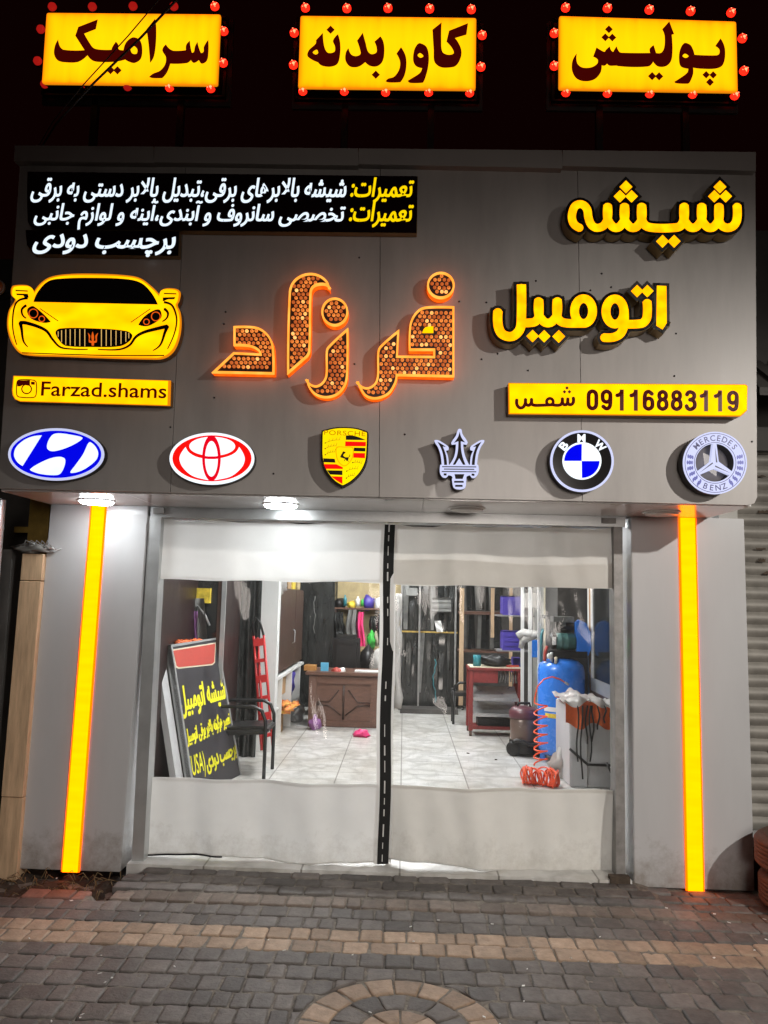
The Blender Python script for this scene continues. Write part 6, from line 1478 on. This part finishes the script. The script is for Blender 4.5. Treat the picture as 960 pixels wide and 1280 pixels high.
for k in range(N*16+1):
    f = k/(N*16); i_ = int(f*N); g = f*N-i_; P_ = [prm[i_][m]*(1-g)+prm[i_+1][m]*g for m in range(4)]
    a_ = 2*PI*N*f; c_ = q0.lerp(q1, .5+.5*math.sin(f*PI*3.2-PI/2)); r2 = .082*P_[2]; ex = Vector((P_[0], 1, P_[1]*.4)).normalized(); ez = Vector((P_[1], -.1, 1)).normalized()
    p = c_+ex*(r2*1.15*math.cos(a_))+ez*(r2*.9*math.sin(a_)); pts.append(Vector((p.x, p.y+P_[3], max(FL+.009, FL+.012+r2*.8+(p.z-c_.z)))))
tube(b, pts, .0075, 7); part('heap', b, 'orange', HS)
b = bm_(); pts = []; N = 5; q0, q1 = A(688, 962, 2.75), A(704, 938, 2.8)
for k in range(N*14+1):
    f = k/(N*14); a_ = 2*PI*N*f; c_ = q0.lerp(q1, f); pts.append(c_+Vector((.035*math.cos(a_)*.6, .06*math.cos(a_), .055*math.sin(a_))))
tube(b, pts, .0075, 7); part('loose_coils', b, 'orange', HS)
b = bm_(); tube(b, [A(706, 853, 3.0), A(711, 856, 3.0)], .012, 8); part('coupling', b, 'alu', HS)
# --- white unit at the right with covers
WU = thing('white_cabinet', 'pale grey cabinet with a black strap just inside the right curtain', 'cabinet', (1.75, 2.3, FL))
a = bx(712, 985, 770, 868, 2.3, .7); b = bm_(); box(b, a[0], 2.3, FL, 2.0, 2.95, .765); bmesh.ops.recalc_face_normals(b, faces=b.faces); bmesh.ops.bevel(b, geom=b.edges[:], offset=.012, segments=2, affect='EDGES'); part('body', b, 'greywhite', WU)
b = bm_(); q1, q2, q3 = A(712, 936, 2.29), A(735, 956, 2.29), A(768, 957, 2.29); tube(b, [q1, q2, q3], .012, 4); part('black_trim', b, 'black', WU)
b = bm_(); xx = A(734, 900, 2.29).x; box(b, xx-.003, 2.294, FL+.01, xx+.003, 2.2995, .75); part('panel_seam', b, 'alu_old', WU)
def cover(u, v, s, lift): 
    p = A(698+72*u, 885, 2.22); x = a[0]-.07+(2.0-a[0]+.07)*u
    if v < .45: return Vector((x, 2.26-.02*math.sin(u*21+s), .60+.03*math.sin(u*13+s)+.19*v/.45+lift))
    return Vector((x, 2.26+.6*(v-.45)/.55, .79+.025*math.sin(u*17+v*9+s)*math.sin(v*11)+lift+.03*math.sin(u*5)))
b = bm_(); sheet(b, 34, 16, lambda u, v: cover(u*.96+.04, v, 1., 0)); solo('orange_cover', b, 'clothorange', 'crumpled orange cover draped over the pale grey cabinet', 'cover')
b = bm_(); sheet(b, 40, 20, lambda u, v: cover(u, .40+v*.6, 2.3, .028)+Vector((0, -.035, .012*math.sin(u*31)*math.sin(v*23)))); solo('plastic_sheet', b, 'plastic', 'crumpled clear plastic sheet on top of the orange cover', 'sheet')
rr = random.Random(20)
for k, (xx, ln) in enumerate(((722, 70), (727, 92), (733, 48), (738, 70), (741, 45), (748, 30), (756, 22), (764, 20))):
    b = bm_(); tube(b, [A(xx+1.5*math.sin(j*1.1+k), 882+ln*j/6, 2.215+.004*j) for j in range(7)], .0075, 5); solo('black_tie_strap', b, 'velcro', 'black tie strap dangling from the orange cover', 'strap', 'black straps hanging from the orange cover')
CX_ = thing('cream_box', 'small cream plastic box with black latch low beside the pale grey cabinet', 'box', (1.75, 1.6, FL))
a = bx(751, 1000, 772, 951, 1.7, .3); b = bm_(); box(b, a[0], 1.7, FL, 1.95, 2.0, a[5]); bmesh.ops.recalc_face_normals(b, faces=b.faces); bmesh.ops.bevel(b, geom=b.edges[:], offset=.012, segments=2, affect='EDGES'); part('body', b, 'cream', CX_)
b = bm_(); tube(b, [A(758, 953, 1.68), A(764, 966, 1.66), A(769, 975, 1.68)], .010, 6); part('latch', b, 'black', CX_)
b = bm_(); lump(b, AZ(703, 972, FL)+Vector((0, .05, .10)), (.10, .12, .13), .45, 61); solo('plastic_bag', b, 'plastic', 'crumpled clear plastic bag on the floor beside the heaped orange hose', 'bag')
b = bm_(); box(b, *bx(703, 968, 711, 880, 2.85, .12)[:2], FL, *bx(703, 968, 711, 880, 2.85, .12)[3:5], .72); solo('plywood_strip', b, 'wood', 'narrow plywood strip standing between the blue tank and the pale cabinet', 'plywood')

# --- more of the shop's clutter
for i, (x, y0, y1, Y, m_, lb) in enumerate(((296, 735, 790, 3.12, 'plastic', 'pale zigzag cable hanging on the black plastic curtain'), (377, 745, 800, 6.5, 'alu', 'pale cord hanging left of the office chair'), (393, 745, 792, 6.6, 'greycloth', 'grey cord hanging beside the pale cord'))):
    b = bm_(); tube(b, [A(x+1.0*math.sin(k*.9+i)+.5*math.sin(k*2.3), y0+(y1-y0)*k/12, Y) for k in range(13)], .006, 5); solo('extension_lead', b, m_, lb, 'cord')
for i, (p, m_, lb, s) in enumerate((((432, 762, 446, 800), 'greycloth', 'grey jacket hanging in the middle under the wall shelf', 11), ((420, 766, 428, 792), 'darkglass', 'dark hose hanging at the left end of the wall shelf', 12), ((470, 768, 486, 806), 'film', 'dark coat hanging at the right end of the wall shelf', 13), ((482, 764, 492, 790), 'yellowcloth', 'yellow patterned cloth hanging at the far right of the wall shelf', 14))):
    hang(p[0], p[2], p[1], p[3], 6.78-.02*i, m_, 'hanging_garment', lb, 'garment', s)
for i, (x, w_, h_, m_, lb) in enumerate(((447, 6, 12, 'white', 'white bottle between packets on the wall shelf'), (453, 5, 9, 'green', 'green bottle between packets on the wall shelf'), (431, 5, 14, 'teal', 'teal bottle near the left of the wall shelf'), (485, 7, 12, 'signred', 'red bottle at the far right of the wall shelf'))):
    c_ = A(x, 760, 7.08); b = bm_(); r_ = w_*.0058; hh = h_*.0125; lathe(b, [(0, 0), (r_, 0), (r_, hh*.7), (r_*.45, hh*.82), (r_*.45, hh), (0, hh)], (c_.x, 7.08, c_.z+.028), seg=14); solo('bottle', b, m_, lb, 'bottle', 'bottles on the wall shelf')
for i, (p, Y, m_, lb) in enumerate((((641, 842, 651, 822), 5.3, 'crate', 'blue carton low behind the white posts'), ((655, 760, 672, 741), 4.9, 'plastic', 'pale wrapped box beside the upper crate'), ((664, 822, 673, 800), 4.9, 'blue', 'small blue box behind the white posts'), ((578, 832, 590, 822), 5.1, 'cardboard', 'brown carton on the left of the red cart'), ((508, 745, 522, 735), 6.7, 'greycloth', 'grey box on top of the dark film rack'))):
    a_ = bx(*p, Y, .16); b = bm_(); box(b, *a_)
    if i == 3: b.free(); continue
    bmesh.ops.recalc_face_normals(b, faces=b.faces); bmesh.ops.bevel(b, geom=b.edges[:], offset=.006, segments=1, affect='EDGES'); solo('stored_carton', b, m_, lb, 'box')
b = bm_(); tube(b, [A(543, 860+2*k, 6.7)+Vector((.02*math.sin(k*.31)+.006*math.sin(k*1.1), 0, 0)) for k in range(-18, 10)], .007, 6); solo('teal_cord', b, 'teal', 'teal cord dangling down the dark film rack', 'cord')
b = bm_()
tube(b, [AZ(548+3*k+4*math.sin(k*2.1), 884+3*math.sin(k*1.3), .07) for k in range(12)], .012, 6); solo('floor_cable', b, 'black', 'black cable lying on the floor below the dark film rack', 'cable')
for i, (x, y_) in enumerate(((585, 942), (620, 950))):
    b = bm_(); lump(b, AZ(x, y_, FL)+Vector((0, 0, .004)), (.016, .012, .006), .5, 70+i, 2); solo('debris', b, 'rust', 'small dark scrap on the white tiles in front of the red cart', 'scrap', 'dark scraps on the tile floor')
